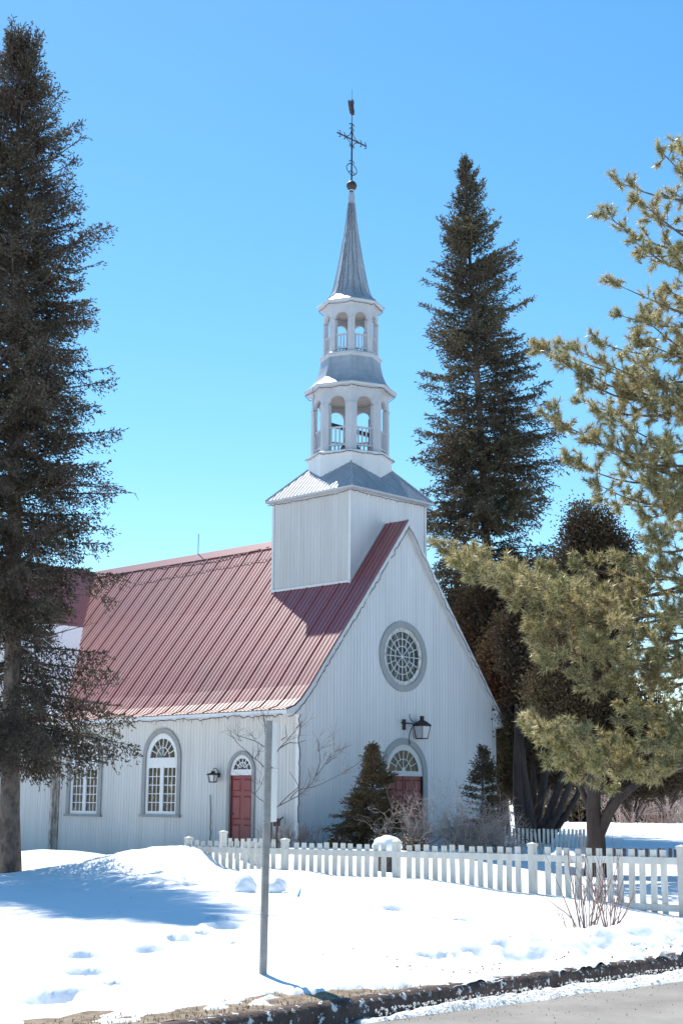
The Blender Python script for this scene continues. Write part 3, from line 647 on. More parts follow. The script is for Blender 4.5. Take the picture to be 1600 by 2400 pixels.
# iron cross
cr=MB(); cz=22.54; x0,y0=TC
cr.tube([axis(21.05),axis(23.1)],.028,6); cr.tube([axis(23.1),axis(23.45)],.014,6)
cr.tube([(x0-.68,y0,cz),(x0+.68,y0,cz)],.026,6)
def curl(cx_,cz_,sx,sz,r=.062):
    pts=[(cx_+sx*r*(1+math.cos(t))*.9, y0, cz_+sz*r*math.sin(t)*1.1) for t in [i*.55 for i in range(8)]]
    cr.tube(pts,.016,4)
for zc in (23.02,22.86,22.30-.04,21.95-.22,21.36): 
    for s in (-1,1): curl(x0,zc,s,1)
for xc in (-.6,-.38,.38,.6):
    for s in (-1,1):
        pts=[(x0+xc+.062*math.sin(t)*1.1,y0,cz+s*.062*(1+math.cos(t))*.9) for t in [i*.55 for i in range(8)]]; cr.tube(pts,.016,4)
for s in (-1,1):
    for q in (-1,1):
        cr.tube([(x0+s*(.02+.30*t*t*.9+.05*t),y0,cz+q*(.30*(1-t)**2+.02+.04*(1-t))) for t in [i/6 for i in range(7)]],.015,4)
    cr.tube([(x0+s*.24*math.sin(t*math.pi)**.8*(1 if t<1 else 1),y0,21.72-.44*t) for t in [0,.1,.25,.4,.55,.7,.85,1]],.016,4)
cross=cr.build('steeple_cross',M_iron,church)
# weathercock, turned almost edge-on to the street
wc=MB(); ang=R(-46+72); ca,sa=math.cos(ang),math.sin(ang)
sil=[(-.30,23.62),(-.34,23.75),(-.25,23.68),(-.17,23.58),(-.09,23.60),(-.05,23.74),(-.07,23.86),(-.03,23.93),(.04,23.95),(.08,23.90),(.15,23.87),(.08,23.83),(.09,23.70),(.16,23.56),(.14,23.46),(.05,23.41),(-.1,23.42),(-.22,23.5)]
n=len(sil)
for s_,wd in ((1,.035),):
    vs=[(x0+a*ca-wd*sa*k,y0+a*sa+wd*ca*k,zz) for k in (-1,1) for a,zz in sil]
    wc.add(vs,[tuple(range(n)),tuple(range(n,2*n))[::-1]]+[(i,(i+1)%n,n+(i+1)%n,n+i) for i in range(n)])
wc.lathe((x0,y0),[(.02,23.40),(.075,23.46),(.085,23.53),(.05,23.62),(.03,23.7)],8); wc.tube([axis(23.9),axis(24.3)],.008,4)
wc.build('weathercock',M_iron,cross)
# ---------------------------------------------------------------- church lamps, cord, pipe
def lantern(lamp,P,top,zt,zb,rt,rb,n=4,rot=math.pi/4):
    cx_,cy_=P; b=MB()
    for k in range(n):
        a=rot+2*math.pi*k/n; b.tube([(cx_+rb*math.cos(a),cy_+rb*math.sin(a),zb),(cx_+rt*math.cos(a),cy_+rt*math.sin(a),zt)],.012,4)
    b.lathe(P,[(rb+.015,zb-.02),(rb+.02,zb),(rb,zb+.01)],n,rot); b.lathe(P,[(rt,zt-.01),(rt+.035,zt),(rt+.03,zt+.03),(rt*.55,zt+(top-zt)*.45),(.05,zt+(top-zt)*.6),(.06,zt+(top-zt)*.65),(.06,zt+(top-zt)*.85),(.09,zt+(top-zt)*.87),(.02,top)],n,rot)
    b.build('lantern_frame',M_iron,lamp)
    g=MB(); g.lathe(P,[(rb-.004,zb+.005),(rt-.004,zt-.005)],n,rot); g.build('lantern_glass',M_frost,lamp)
lampF=empty('wall_lantern',W(4.13,0,3.68),'large black iron lantern on a scrolled bracket above the front door arch','lantern',rz=AL)
b=MB(); b.box((-.05,-.05,-.17),(.05,-.01,.13)); b.tube([(-.33,-.2,.02),(-.28,-.2,.02)],[.002,.035],6); b.tube([(-.3,-.2,.02),(.75,-.2,-.01)],.018,6); b.tube([(0,-.03,0),(0,-.2,.02)],.02,6)
b.tube([(.0,-.2,-.58),(.05,-.2,-.56),(.07,-.2,-.5)],.012,5); b.tube([(.0+.45*t**2.2,-.2,-.55+.55*math.sin(t*math.pi/2)) for t in [i/8 for i in range(9)]],.014,5)
b.tube([(.03,-.2,.27),(.06,-.2,.24),(.03,-.2,.2),(.12,-.2,.1),(.3,-.2,.03)],.012,5); b.build('bracket',M_iron,lampF)
lantern(lampF,(.58,-.2),.25,-.04,-.39,.24,.16)
lampS=empty('wall_lantern',W(0,3.18,2.2),'small black lantern on a curved arm left of the side door','lantern',rz=AL)
b=MB(); b.box((-.03,-.05,-.06),(0,.05,.06)); b.tube([(-.02,0,.0),(-.04,0,.12),(-.12,0,.19),(-.2,0,.17),(-.22,0,.1)],.010,5); b.build('bracket',M_iron,lampS)
lantern(lampS,(-.22,0),.11,.0,-.19,.155,.105,6,0)
def cable(name,pts,m,rad,label,cat,group=None,bulbs=0,jit=.0,sag=0,drips=0):
    base=Vector(pts[0]); o=empty(name,base,label,cat,group); b=MB(base); P=[]
    for a,c in zip(pts,pts[1:]):
        a=Vector(a);c=Vector(c); n=max(1,int((c-a).length/.12))
        for i in range(n):
            t=i/n; q=a.lerp(c,t)+Vector((rnd.gauss(0,jit),rnd.gauss(0,jit),rnd.gauss(0,jit)-sag*4*t*(1-t))); P.append(q)
    P.append(Vector(pts[-1])); b.tube(P,rad,4)
    b.build('cord',m,o)
    if bulbs:
        bl=MB(base)
        for i in range(0,len(P)-1):
            q=P[i].lerp(P[i+1],rnd.random()); L=rnd.uniform(.02,.05)+(drips*rnd.random() if rnd.random()<.3 else 0)
            bl.tube([q,q+Vector((rnd.gauss(0,.01),rnd.gauss(0,.01),-L))],[.008,.004],3)
        tag(bl.build('bulbs',M_wire,o),kind='stuff')
    return o
SG='strings of unlit fairy lights on the church'
gab=lambda d,side,off=.19:W(RC+side*d,-off,zroof(d)-.20)
cable('string_lights',[gab(d,-1) for d,_ in PROF],M_wire,.010,'string of small unlit lights along the left raking edge of the front gable','string lights',SG,1,.016)
cable('string_lights',[gab(d,1) for d,_ in PROF],M_wire,.010,'string of small unlit lights along the right raking edge of the front gable','string lights',SG,1,.016)
cable('string_lights',[W(-.06,-.05,3.9),W(-.05,-.05,3.0),W(-.05,-.05,2),W(-.05,-.05,.95)],M_wire,.014,'string of unlit lights hanging down the near corner of the church','string lights',SG,1,.012)
cable('string_lights',[W(-.66,v,3.73) for v in (0,2,4,6,8,10,12)],M_wire,.013,'tangled string of unlit lights along the side eave below the red roof','string lights',SG,1,.022,.02,.1)
cable('string_lights',[W(TC[0]-H*.97,TC[1]+H*.97,ZE-.08),W(TC[0]-H*.97,TC[1]-H*.97,ZE-.08),W(TC[0]+H*.97,TC[1]-H*.97,ZE-.08)],M_wire,.010,'string of unlit lights under the eaves of the square tower','string lights',SG,1,.012,.03,.03)
def ringp(r,z,a0,a1): return [W(TC[0]+r*math.cos(a),TC[1]+r*math.sin(a),z) for a in [a0+(a1-a0)*i/8 for i in range(9)]]
cable('string_lights',[W(TC[0]+1.39*math.cos(R(a)),TC[1]+1.39*math.sin(R(a)),11.82) for a in range(-270,91,45)],M_wire,.010,'string of unlit lights round the ledge below the lower arches','string lights',SG,1,.01,.03)
cable('string_lights',[W(TC[0]+1.40*math.cos(R(a)),TC[1]+1.40*math.sin(R(a)),13.88) for a in range(-270,91,45)],M_wire,.010,'string of unlit lights under the eave of the lower belfry','string lights',SG,1,.01,.03)
cable('string_lights',[W(TC[0]+1.02*math.cos(R(a)),TC[1]+1.02*math.sin(R(a)),16.68) for a in range(-270,91,45)],M_wire,.009,'string of unlit lights under the eave of the upper belfry','string lights',SG,1,.01,.02)
zs_=[z for _,z in sp]; rs_=[r for r,_ in sp]
for k,(a,lab) in enumerate([(-178,'along the outer left edge of the spire'),(-163,'second in from the left edge of the spire'),(-148,'down the left front of the spire'),(-128,'just right of the middle of the spire'),(-108,'down the right front of the spire')]):
    pts=[W(TC[0]+(np.interp(z,zs_,rs_)*.97+.02)*math.cos(R(a+rnd.uniform(-3,3))),TC[1]+(np.interp(z,zs_,rs_)*.97+.02)*math.sin(R(a+rnd.uniform(-3,3))),z) for z in (20.3,19.7,19.1,18.5,17.9,17.4,17.1,16.95)]
    cable('string_lights',pts,M_wire,.0065,'unlit light string '+lab,'string lights',SG,1,.008)
cable('loose_wire',[W(TC[0]-1.44,TC[1]+.2,13.9),W(TC[0]-1.40,TC[1]+.15,12.9),W(TC[0]-1.38,TC[1]+.1,11.9)],M_wire,.007,'loose wire hanging beside the left arches of the lower belfry','wire',None,0,.01)
cable('power_cord',[W(-.04,3.47,1.65),W(-.04,3.46,1.2),W(-.04,3.43,.9),W(-.04,3.46,.3)],M_wire,.012,'thin dark power cord hanging down the side wall below the small lantern','cord',None,0,.008)
cable('ridge_cable',[W(RC-.06,4.1,9.62),W(RC-.3,8,9.24),W(RC-.2,12,9.36),W(RC-.1,18,9.5)],M_wire,.012,'dark cable running along the top of the red roof','cable',None,0,.01)
cable('ridge_cable',[W(RC-.5,4.1,9.0),W(RC-.55,8,8.94),W(RC-.62,12,8.85)],M_wire,.009,'second thinner cable crossing the red roof just below its ridge','cable',None,0,.01)
vp=empty('vent_pipe',W(-.25,.55,.2),'short dark metal vent pipe standing by the near corner of the church','pipe')
b=MB(); b.tube([(0,0,0),(0,0,.7)],.03,8); b.build('pipe',M_iron,vp); b=MB(); b.box((-.09,-.06,.66),(.09,.06,.86)); b.tube([(.05,0,.8),(.16,0,.9)],.02,6); b.build('pipe_head',M_iron,vp)
# ---------------------------------------------------------------- fences
def hz(x,y): return float(height(np.array(x),np.array(y)))
def fence(P0,P1,z0,z1,n_pick,posts,label,group=None,ph=.06,pw=.092,bot=None,lean=0,rails=(.17,.72),M_f=None):
    M_f=M_f or M_fence; P0=Vector(P0);P1=Vector(P1); L=(P1-P0).length; e=(P1-P0)/L; nr=Vector((e.y,-e.x))      # nr points to the street
    if nr.y>0: nr=-nr
    o=empty('picket_fence',(P0.x,P0.y,0),label,'fence',group); org=(P0.x,P0.y,0)
    top=lambda s:z0+(z1-z0)*s/L
    def P(s,d,z): q=P0+e*s+nr*d; return (q.x,q.y,z)
    def bx(b,s0,s1,d0,d1,za,zb,sh=0): 
        b.hexa([P(s0,d0,za[0]),P(s1,d0,za[1]),P(s1,d1,za[1]),P(s0,d1,za[0]),P(s0+sh,d0,zb[0]),P(s1+sh,d0,zb[1]),P(s1+sh,d1,zb[1]),P(s0+sh,d1,zb[0])])
    for k,s in enumerate(posts):
        b=MB(org); t=top(s)+ph; sh=lean if k==0 else 0
        q=P0+e*s; g=hz(q.x,q.y)-.15
        bx(b,s-.05,s+.05,-.05,.05,(g,g),(t-.05,t-.05),sh); bx(b,s-.062+sh,s+.062+sh,-.062,.062,(t-.05,t-.05),(t-.01,t-.01)); 
        a=[P(s-.062+sh,-.062,t-.01),P(s+.062+sh,-.062,t-.01),P(s+.062+sh,.062,t-.01),P(s-.062+sh,.062,t-.01),P(s+sh,0,t+.015)]
        b.add(a,[(0,1,4),(1,2,4),(2,3,4),(3,0,4)])
        b.build('post',M_f,o)
    for s0,s1 in zip(posts,posts[1:]):
        for r in rails:
            b=MB(org); za=(top(s0)-r-.05,top(s1)-r-.05); zb=(top(s0)-r+.045,top(s1)-r+.045); bx(b,s0+.05,s1-.05,.012,.05,za,zb); b.build('rail',M_f,o)
    sp_=L/n_pick
    for i in range(n_pick):
        s=(i+.5)*sp_
        if any(abs(s-q)<.1 for q in posts): continue
        q=P0+e*s; g=hz(q.x,q.y)-.08; j=rnd.uniform(-.014,.012); sh=rnd.gauss(0,.013)
        if bot is not None: g=max(g,top(s)-bot)
        b=MB(org); za=(g,g); t=top(s)+j; bx(b,s-pw/2,s+pw/2,-.010,.011,za,(t,t),sh); b.build('picket',M_f,o)
    return o
FA=Vector((-2.76,26.5)); FB=Vector((4.74,20.2)); 
FC=FB+(FB-FA).normalized()*4.6
Lf=(FC-FA).length; Lab=(FB-FA).length
fence(FA,FC,.825,.925-.0+(.925-.825)*4.6/Lab,int(Lf/.170),[0,2.40,4.80,7.36,9.78,12.2],'white picket fence along the front of the snowy churchyard, nearest the street',lean=.05,bot=.98,rails=(.15,.78))
# taller section behind its left end
G0=px(519,1965,27.6); G1=px(650,1965,26.3)
fence((G0.x,G0.y),(G1.x,G1.y),G0.z+.02,G1.z-.02,9,[.06],'short bluish run of taller pickets just behind the left end of the front fence',ph=.12,rails=())
# back fences
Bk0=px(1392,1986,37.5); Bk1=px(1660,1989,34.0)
fence((Bk0.x,Bk0.y),(Bk1.x+2.6,Bk1.y-1.2),Bk0.z,Bk1.z,int(((Bk1-Bk0).length+2.86)/.172),[0.0],'dark brown picket fence behind the right part of the yard, only its tops showing',rails=(.16,),M_f=M_darkfence)
Bl0=px(1178,1941,40.0); Bl1=px(1372,1944,42.6)
fence((Bl0.x,Bl0.y),(Bl1.x,Bl1.y),Bl0.z,Bl1.z,20,[0.0],'pale lavender picket fence far back between the church and the dark cedar trunks',rails=(.15,),bot=.75)
# ---------------------------------------------------------------- sign post
sp_o=empty('sign_post',(-.605,12.0,.15),'tall galvanized street sign post with two narrow plates seen edge-on','sign post')
b=MB(); th=.003; rz=R(12); cs,sn=math.cos(rz),math.sin(rz)
prof=[(-.030,.022),(-.026,.022),(-.018,-.004),(.024,-.004),(.030,.022),(.034,.022),(.027,-.010),(-.021,-.010)]
lean=Vector((.012,.0))
def pp(a,d,z): return (a*cs-d*sn+lean.x*(z-.0)/2, a*sn+d*cs, z)
n=len(prof)
b.add([pp(a,d,-.1) for a,d in prof]+[pp(a,d,2.08) for a,d in prof],[tuple(range(n)),tuple(range(n,2*n))[::-1]]+[(i,(i+1)%n,n+(i+1)%n,n+i) for i in range(n)])
b.build('post',M_galv,sp_o)
hb=MB()
for i in range(80):
    z=.06+i*.0254; hb.tube([pp(-.0215,.0105-.010,z),pp(-.0245,.0095-.010,z)],.0038,5)
hb.build('bolt_holes',M_dark,sp_o)
for z0,z1,dx in ((1.70,2.07,.004),(1.25,1.685,.010)):
    b=MB(); b.hexa([(.030+dx,.00,z0),(.033+dx,.00,z0),(.066+dx,.30,z0),(.063+dx,.30,z0),(.030+dx,.0,z1),(.033+dx,.0,z1),(.066+dx,.30,z1),(.063+dx,.30,z1)])
    b.build('sign_plate',M_plate,sp_o)
b=MB(); b.tube([pp(-.03,.0,1.26),pp(.03,.0,1.26)],.008,6); b.tube([pp(-.03,.0,2.03),pp(.03,.0,2.03)],.008,6); b.build('bolt',M_galv,sp_o)
# ---------------------------------------------------------------- snow lumps, capped stump, blue shard
def blob(name,c,rad,m,label,cat,seed,sub=3,group=None,parent=None,squash=(1,1,1),amp=.28):
    import bmesh
    bm=bmesh.new(); bmesh.ops.create_icosphere(bm,subdivisions=sub,radius=1)
    for v in bm.verts:
        k=1+amp*float(fbm(np.array(v.co.x*1.6+seed+v.co.z),np.array(v.co.y*1.6-seed+v.co.z*.7),seed,3))*1.5
        v.co=Vector((v.co.x*rad*squash[0],v.co.y*rad*squash[1],v.co.z*rad*squash[2]))*k
    me=bpy.data.meshes.new(name); bm.to_mesh(me); bm.free(); me.materials.append(m)
    me.polygons.foreach_set('use_smooth',[True]*len(me.polygons))
    o=bpy.data.objects.new(name,me); col.objects.link(o); 
    if parent: o.parent=parent; o.location=c
    else: o.location=c; tag(o,label,cat,group)
    return o
for x,y,r,lab,sd_ in ((577,2066,.135,'larger block of packed snow left of the sign post on the white lawn',3),(650,2068,.125,'smaller block of packed snow right of the sign post on the white lawn',8)):
    p=px(x,y,20.9); blob('snow_lump',(p.x,p.y,hz(p.x,p.y)+.08),r,M_snow,lab,'snow lump',sd_,3,'packed snow lumps by the sign post',squash=(1.1,.9,1.05),amp=.45)
p=px(905,1985,27.0); cap=empty('snow_capped_stump',(p.x,p.y,.3),'low stump under a rounded cap of snow behind the front fence','stump')
b=MB(); b.tube([(0,0,-.1),(0,0,.38)],[.24,.19],10); b.build('stump',M_bark,cap); blob('snow_cap',(0,0,.46),.27,M_snow,None,None,5,3,parent=cap,squash=(1,1,.55),amp=.2)
p=px(699,2085,19.8); b=MB(); g=hz(p.x,p.y)
b.hexa([(-.03,0,-.03),(.01,0,-.03),(.01,.008,-.03),(-.03,.008,-.03),(.028,0,.11),(.04,0,.10),(.04,.008,.10),(.028,.008,.11)])
o=b.build('plastic_shard',M_blue,loc=(p.x,p.y,g)); tag(o,'bright blue plastic shard sticking out of the snow right of the sign post','shard')
p=px(1577,2150,17.5); b=MB(); b.tube([(-.09,0,.02),(0,.02,.04),(.08,0,.02)],[.012,.03,.012],6); o=b.build('fallen_stick',M_leaf,loc=(p.x,p.y,hz(p.x,p.y))); tag(o,'short reddish brown stick lying on snow at the right edge','stick')
# ---------------------------------------------------------------- foliage
def norm(a): return a/np.maximum(np.linalg.norm(a,axis=-1,keepdims=True),1e-9)
def kites(P,D,L,w,blades=2):
    n=len(P); D=norm(D); r=rng.normal(size=(n,3)); A=norm(np.cross(D,r)); B=np.cross(D,A); V=[];T=[]
    for k in range(blades):
        an=math.pi*k/blades; S=A*math.cos(an)+B*math.sin(an)
        m=P+D*(L*.45)[:,None]; ww=w[:,None]
        v=np.stack([P,m+S*ww,P+D*L[:,None],m-S*ww],1).reshape(-1,3)
        V.append(v)
    V=np.concatenate(V); q=np.arange(len(V)//4)[:,None]*4; T=(q+np.array([[0,1,2,3]])).astype(np.int32)
    return V,T
def spruce(name,base,top,label,cat,prof,nbr,mfol,seed,shoot=.10,w=.020,cut=None,group=None,trunk_r=.2,droop=1.0,sec=.10,shsp=.055,z_low=0.12,hang=.5,limbs_out=0):
    rg=np.random.default_rng(seed); base=Vector(base); top=Vector(top); Hh=top.z-base.z
    o=empty(name,base,label,cat,group)
    b=MB(base); pts=[];rr_=[]
    for i in range(15):
        t=i/14; p=base.lerp(top,t); pts.append(p+Vector((math.sin(t*9+seed)*.02,0,0)) if i else p-Vector((0,0,.25))); rr_.append(trunk_r*(1-t)**.85+.012+(.06*trunk_r/.2 if i==0 else 0))
    b.tube(pts,rr_,12); b.build('trunk',M_bark,o,smooth=True)
    lim=MB(base); PP=[];DD=[];LL=[]
    hs=[h for h,_ in prof]; ls=[l for _,l in prof]
    for i in range(nbr):
        h=z_low+(1-z_low)*((i+rg.random())/nbr)**.96
        if h>.995: continue
        az=i*2.39996+rg.normal(0,.3); L=np.interp(h,hs,ls)*rg.uniform(.62,1.12)*(1.0+.75*float(fbm(np.array(h*Hh*.7+seed),np.array(math.sin(az)*1.1+math.cos(az)*.7+seed),seed,3)))
        el0=np.interp(h,[0,.3,.6,.85,1],[-.15,.02,.25,.6,1.1]); 
        p0=base.lerp(top,h); p0=np.array(p0)
        if float(fbm(np.array(h*Hh*1.1+seed*3),np.array(math.sin(az)*1.3+math.cos(az)),seed+5,2))<-.28: continue
        if cut is not None and p0[0]+math.cos(az)*L*.5<cut and rg.random()<.6: continue
        ca,sa=math.cos(az),math.sin(az); n=9; ts=np.linspace(0,1,n)
        # droops outward then lifts at the tip
        zz=L*(math.sin(el0)*ts-.22*droop*(1-h*.7)*ts**2+.10*droop*ts**3.2)
        C=np.stack([p0[0]+ca*L*ts*math.cos(el0),p0[1]+sa*L*ts*math.cos(el0),p0[2]+zz],1)
        lim.tube([tuple(c) for c in C[::2]],[max(.004,trunk_r*.13*(L/2.5)**.6*(1-t)+.004) for t in ts[::2]],4,False)
        ns=max(3,int(L/sec))
        for j in range(ns):
            t=(.12+.88*(j+rg.random())/ns); q=np.array([np.interp(t,ts,C[:,k]) for k in range(3)])
            tan=norm(np.array([np.interp(min(1,t+.05),ts,C[:,k])-np.interp(t-.05,ts,C[:,k]) for k in range(3)]))
            if math.sin(q[0]*4.1+seed+1.3*math.sin(q[1]*2))*math.sin(q[2]*5.3+math.sin(q[0]*2.1))*math.sin(q[1]*4.7+1)>.17+.25*(h>.85): continue
            for sgn in (-1,1):
                l2=(.30*L*(1-t)**.7+.16)*rg.uniform(.6,1.25); l2=min(l2,.9)
                a2=sgn*rg.uniform(.6,1.1); d=np.array([tan[0]*math.cos(a2)-tan[1]*math.sin(a2),tan[0]*math.sin(a2)+tan[1]*math.cos(a2),tan[2]-hang*rg.uniform(.2,1.3)*(1-h)])
                d=norm(d); m=max(2,int(l2/shsp)); tt=(np.arange(m)+rg.random(m))/m
                Q=q[None]+d[None]*(l2*tt)[:,None]; Q[:,2]-= .25*l2*tt**2*hang
                Q=Q+rg.normal(0,1,(m,3))*np.array([.012,.012,.012+.02*hang]); Dd=d[None]+rg.normal(0,.65,(m,3)); Dd[:,2]-=.15*hang
                PP.append(Q); DD.append(Dd); LL.append(rg.uniform(.7,1.3,m)*shoot)
        m=max(2,int(L*.7/shsp)); tt=rg.uniform(.3,1.02,m); Q=np.stack([np.interp(tt,ts,C[:,k]) for k in range(3)],1)
        PP.append(Q); DD.append(rg.normal(0,.5,(m,3))+np.array([ca,sa,.25])); LL.append(rg.uniform(.7,1.3,m)*shoot)
    for i in range(limbs_out):      # dead bare limbs poking out of the crown
        h=rg.uniform(.16,.62); p0=np.array(base.lerp(top,h)); az=rg.uniform(-.9,.7); L=np.interp(h,hs,ls)*rg.uniform(.95,1.15); a=rg.uniform(-.25,.25)
        e=p0+np.array([math.cos(az)*L,math.sin(az)*L,a*L]); mid=(p0+e)/2+np.array([0,0,-.1]); lim.tube([tuple(p0),tuple(mid),tuple(e)],[.018,.011,.004],4,False)
        for k in range(7):
            t=rg.uniform(.5,1); q=mid+(e-mid)*(t*2-1)*.99; d=norm(e-mid+rg.normal(0,.8,3)*L*.4); lim.tube([tuple(q),tuple(q+d*rg.uniform(.1,.4)-np.array([0,0,.08]))],[.006,.002],3,False)
    # leader
    m=40; tt=rg.uniform(.96,1.0,m); Q=np.array(base)[None]+(np.array(top)-np.array(base))[None]*tt[:,None]; PP.append(Q); DD.append(rg.normal(0,.5,(m,3))+np.array([0,0,1.0])); LL.append(rg.uniform(.7,1.4,m)*shoot)
    P=np.concatenate(PP);D=np.concatenate(DD);L=np.concatenate(LL)
    lim.build('limbs',M_bark,o)
    V,T=kites(P,D,L,np.full(len(P),w)*rng.uniform(.6,1.3,len(P)))
    fast_mesh('crown',V,T,mfol,o,origin=base)
    return o,len(T)
stats=[]
tb_=px(24,2052,27.0); tb_.z=hz(tb_.x,tb_.y)-.05; tt_=px(45,74,27.0)
o,n_=spruce('spruce_tree',tb_,tt_,'tall dark spruce at the left edge with a bare lower trunk','tree',
  [(0,.5),(.12,.9),(.16,1.6),(.19,2.3),(.22,1.85),(.28,1.7),(.36,2.1),(.40,2.35),(.45,2.25),(.53,2.15),(.58,2.0),(.68,1.85),(.73,1.8),(.78,1.4),(.83,1.15),(.88,1.0),(.93,.72),(.97,.5),(1,.16)],560,M_spruce,5,shoot=.085,w=.012,cut=-8.0,trunk_r=.19,z_low=.12,limbs_out=8,hang=1.0,sec=.075,shsp=.031); stats.append(n_)
# its low hanging sprays in front of the wall
tb2=px(1178,1960,52.0); tt2=px(1088,376,52.0)
o,n_=spruce('spruce_tree',tb2,tt2,'tall narrow spruce standing behind the right side of the church','tree',
  [(0,3.9),(.2,4.0),(.36,3.6),(.46,3.2),(.55,2.7),(.64,2.4),(.72,2.05),(.80,1.7),(.86,1.5),(.91,.95),(.96,.68),(1,.12)],600,M_spruce2,9,shoot=.17,w=.022,trunk_r=.24,z_low=.115,hang=.9,sec=.11,shsp=.062,droop=1.1); stats.append(n_)
p=px(872,1975,37.2); o,n_=spruce('young_spruce',(p.x-.02,p.y,.4),px(873,1757,37.2),'young olive brown spruce growing in front of the front door, left of it','tree',
  [(0,.95),(.2,1.0),(.4,.80),(.6,.54),(.8,.30),(.92,.14),(1,.03)],260,M_young,21,shoot=.085,w=.013,trunk_r=.04,z_low=.02,hang=.1,sec=.06,shsp=.04,droop=.3,group=None); stats.append(n_)
p=px(1128,1980,39.3); o,n_=spruce('young_spruce',(p.x,p.y,.4),px(1130,1760,39.3),'young dark spruce in front of the right corner of the church','tree',
  [(0,.80),(.25,.78),(.5,.58),(.62,.46),(.8,.33),(.92,.15),(1,.03)],300,M_cedar,22,shoot=.085,w=.014,trunk_r=.04,z_low=.02,hang=.1,sec=.065,shsp=.045,droop=.3); stats.append(n_)
def low_conifer(x,y,Y,w_,h_,n,seed,label,snow):
    p=px(x,y,Y); g=hz(p.x,p.y); o=empty('low_conifer',(p.x,p.y,g),label,'shrub'); rg=np.random.default_rng(seed); lim=MB(); PP=[];DD=[]
    for i in range(n):
        az=rg.uniform(0,6.28); el=rg.uniform(.15,1.1); L=w_*rg.uniform(.5,1); d=np.array([math.cos(az)*math.cos(el),math.sin(az)*math.cos(el),math.sin(el)*h_/w_])
        e=d*L; lim.tube([(0,0,0),tuple(e*.6),tuple(e+np.array([0,0,-.05]))],[.01,.006,.003],3,False)
        tt=rg.uniform(.3,1,22); PP.append(d[None]*(L*tt)[:,None]+rg.normal(0,.05,(22,3))); DD.append(d[None]+rg.normal(0,.7,(22,3)))
    P=np.concatenate(PP);D=np.concatenate(DD); P[:,2]=np.abs(P[:,2]); lim.build('limbs',M_twigd,o)
    V,T=kites(P,D,np.full(len(P),.09),np.full(len(P),.012)); fast_mesh('foliage',V,T,M_young,o)
    if snow:
        k=rg.choice(len(P),int(len(P)*snow),replace=False); V,T=kites(P[k]+np.array([0,0,.02]),D[k],np.full(len(k),.07),np.full(len(k),.012)); tag(fast_mesh('snow_dusting',V,T,M_snow,o),kind='stuff')
low_conifer(905,1962,36.0,.55,.65,60,31,'snow-dusted spreading conifer at the foot of the young olive spruce',.3)
low_conifer(790,1968,36.0,.40,.28,34,32,'low flat conifer with pale tips, left of the young olive spruce',.12)
low_conifer(965,1978,35.0,.40,.38,40,33,'low snow-flecked conifer just left of the tangled bare bushes',.25)
# --- cedars
def cedar(base,stems,crown,label,seed,n,leaf=.17,w=.045):
    rg=np.random.default_rng(seed); base=Vector(base); o=empty('cedar_tree',base,label,'tree')
    for st_ in stems:
        b=MB(base); b.tube([s_[0] for s_ in st_],[s_[1] for s_ in st_],9); b.build('trunk',M_cbark,o,smooth=True)
    PP=[];DD=[]
    lim=MB(base)
    for (c,rx,ry,rz_,k) in crown:
        m=int(n*k); clumps=rg.normal(size=(max(6,m//45),3)); clumps=norm(clumps)*rg.uniform(.35,1.0,(len(clumps),1))**.6
        for cc in clumps:
            q=np.array(c)+cc*np.array([rx,ry,rz_]); mm=45; sc_=.11+.06*rg.random()
            off=rg.normal(0,1,(mm,3))*np.array([sc_*1.2,sc_*1.2,sc_]); PP.append(q+off); d=np.array([cc[0]*.7,cc[1]*.7,.25]); DD.append(d+rg.normal(0,.6,(mm,3)))
            lim.tube([(c[0]+cc[0]*rx*.15,c[1]+cc[1]*ry*.15,q[2]-.6*abs(cc[0])-.3),tuple(q)],[.008,.003],3,False)
    P=np.concatenate(PP);D=np.concatenate(DD); V,T=kites(P,D,rg.uniform(.6,1.3,len(P))*leaf,np.full(len(P),w))
    lim.build('limbs',M_bark,o); fast_mesh('crown',V,T,M_cedar,o,origin=base); return len(T)
YA=43.5; gA=px(1275,1950,YA)
def stem(x0,x1,x2,Y,y0,r): 
    a=px(x0,y0,Y);b_=px(x1,1895,Y+.2);c_=px(x2,1800,Y+.1); d_=px(x2+(x2-x1)*.4,1650,Y); return [((a.x,a.y,a.z-.3),r*1.3),(b_,r),(c_,r*.75),(d_,r*.35)]
stA=[stem(1228,1217,1212,YA,1950,.19),stem(1240,1238,1225,YA,1948,.16),stem(1252,1262,1280,YA+.4,1948,.13),stem(1262,1290,1325,YA,1946,.12),stem(1270,1312,1350,YA-.3,1948,.10),stem(1282,1335,1385,YA,1948,.09),stem(1246,1250,1248,YA+.8,1948,.12)]
c_=lambda x,y,Y:tuple(px(x,y,Y))
stats.append(cedar((gA.x,gA.y,gA.z),stA,[(c_(1270,1690,YA+1),1.5,1.2,1.35,.26),(c_(1215,1580,YA+2),1.3,1.2,1.9,.22),(c_(1290,1500,YA),1.7,1.3,2.1,.30),(c_(1140,1470,YA+5),1.1,1.1,2.1,.16),(c_(1345,1660,YA),1.1,1.0,1.3,.16),(c_(1205,1800,YA+2),.55,.9,.95,.10),(c_(1290,1800,YA+2.5),1.1,.6,.6,.08)],
  'many-stemmed dark cedar right of the church, its trunks fanning out above the snow',41,90000,.11,.026))
YB=31.0; gB=px(1395,1998,YB); tA=px(1388,1935,YB); 
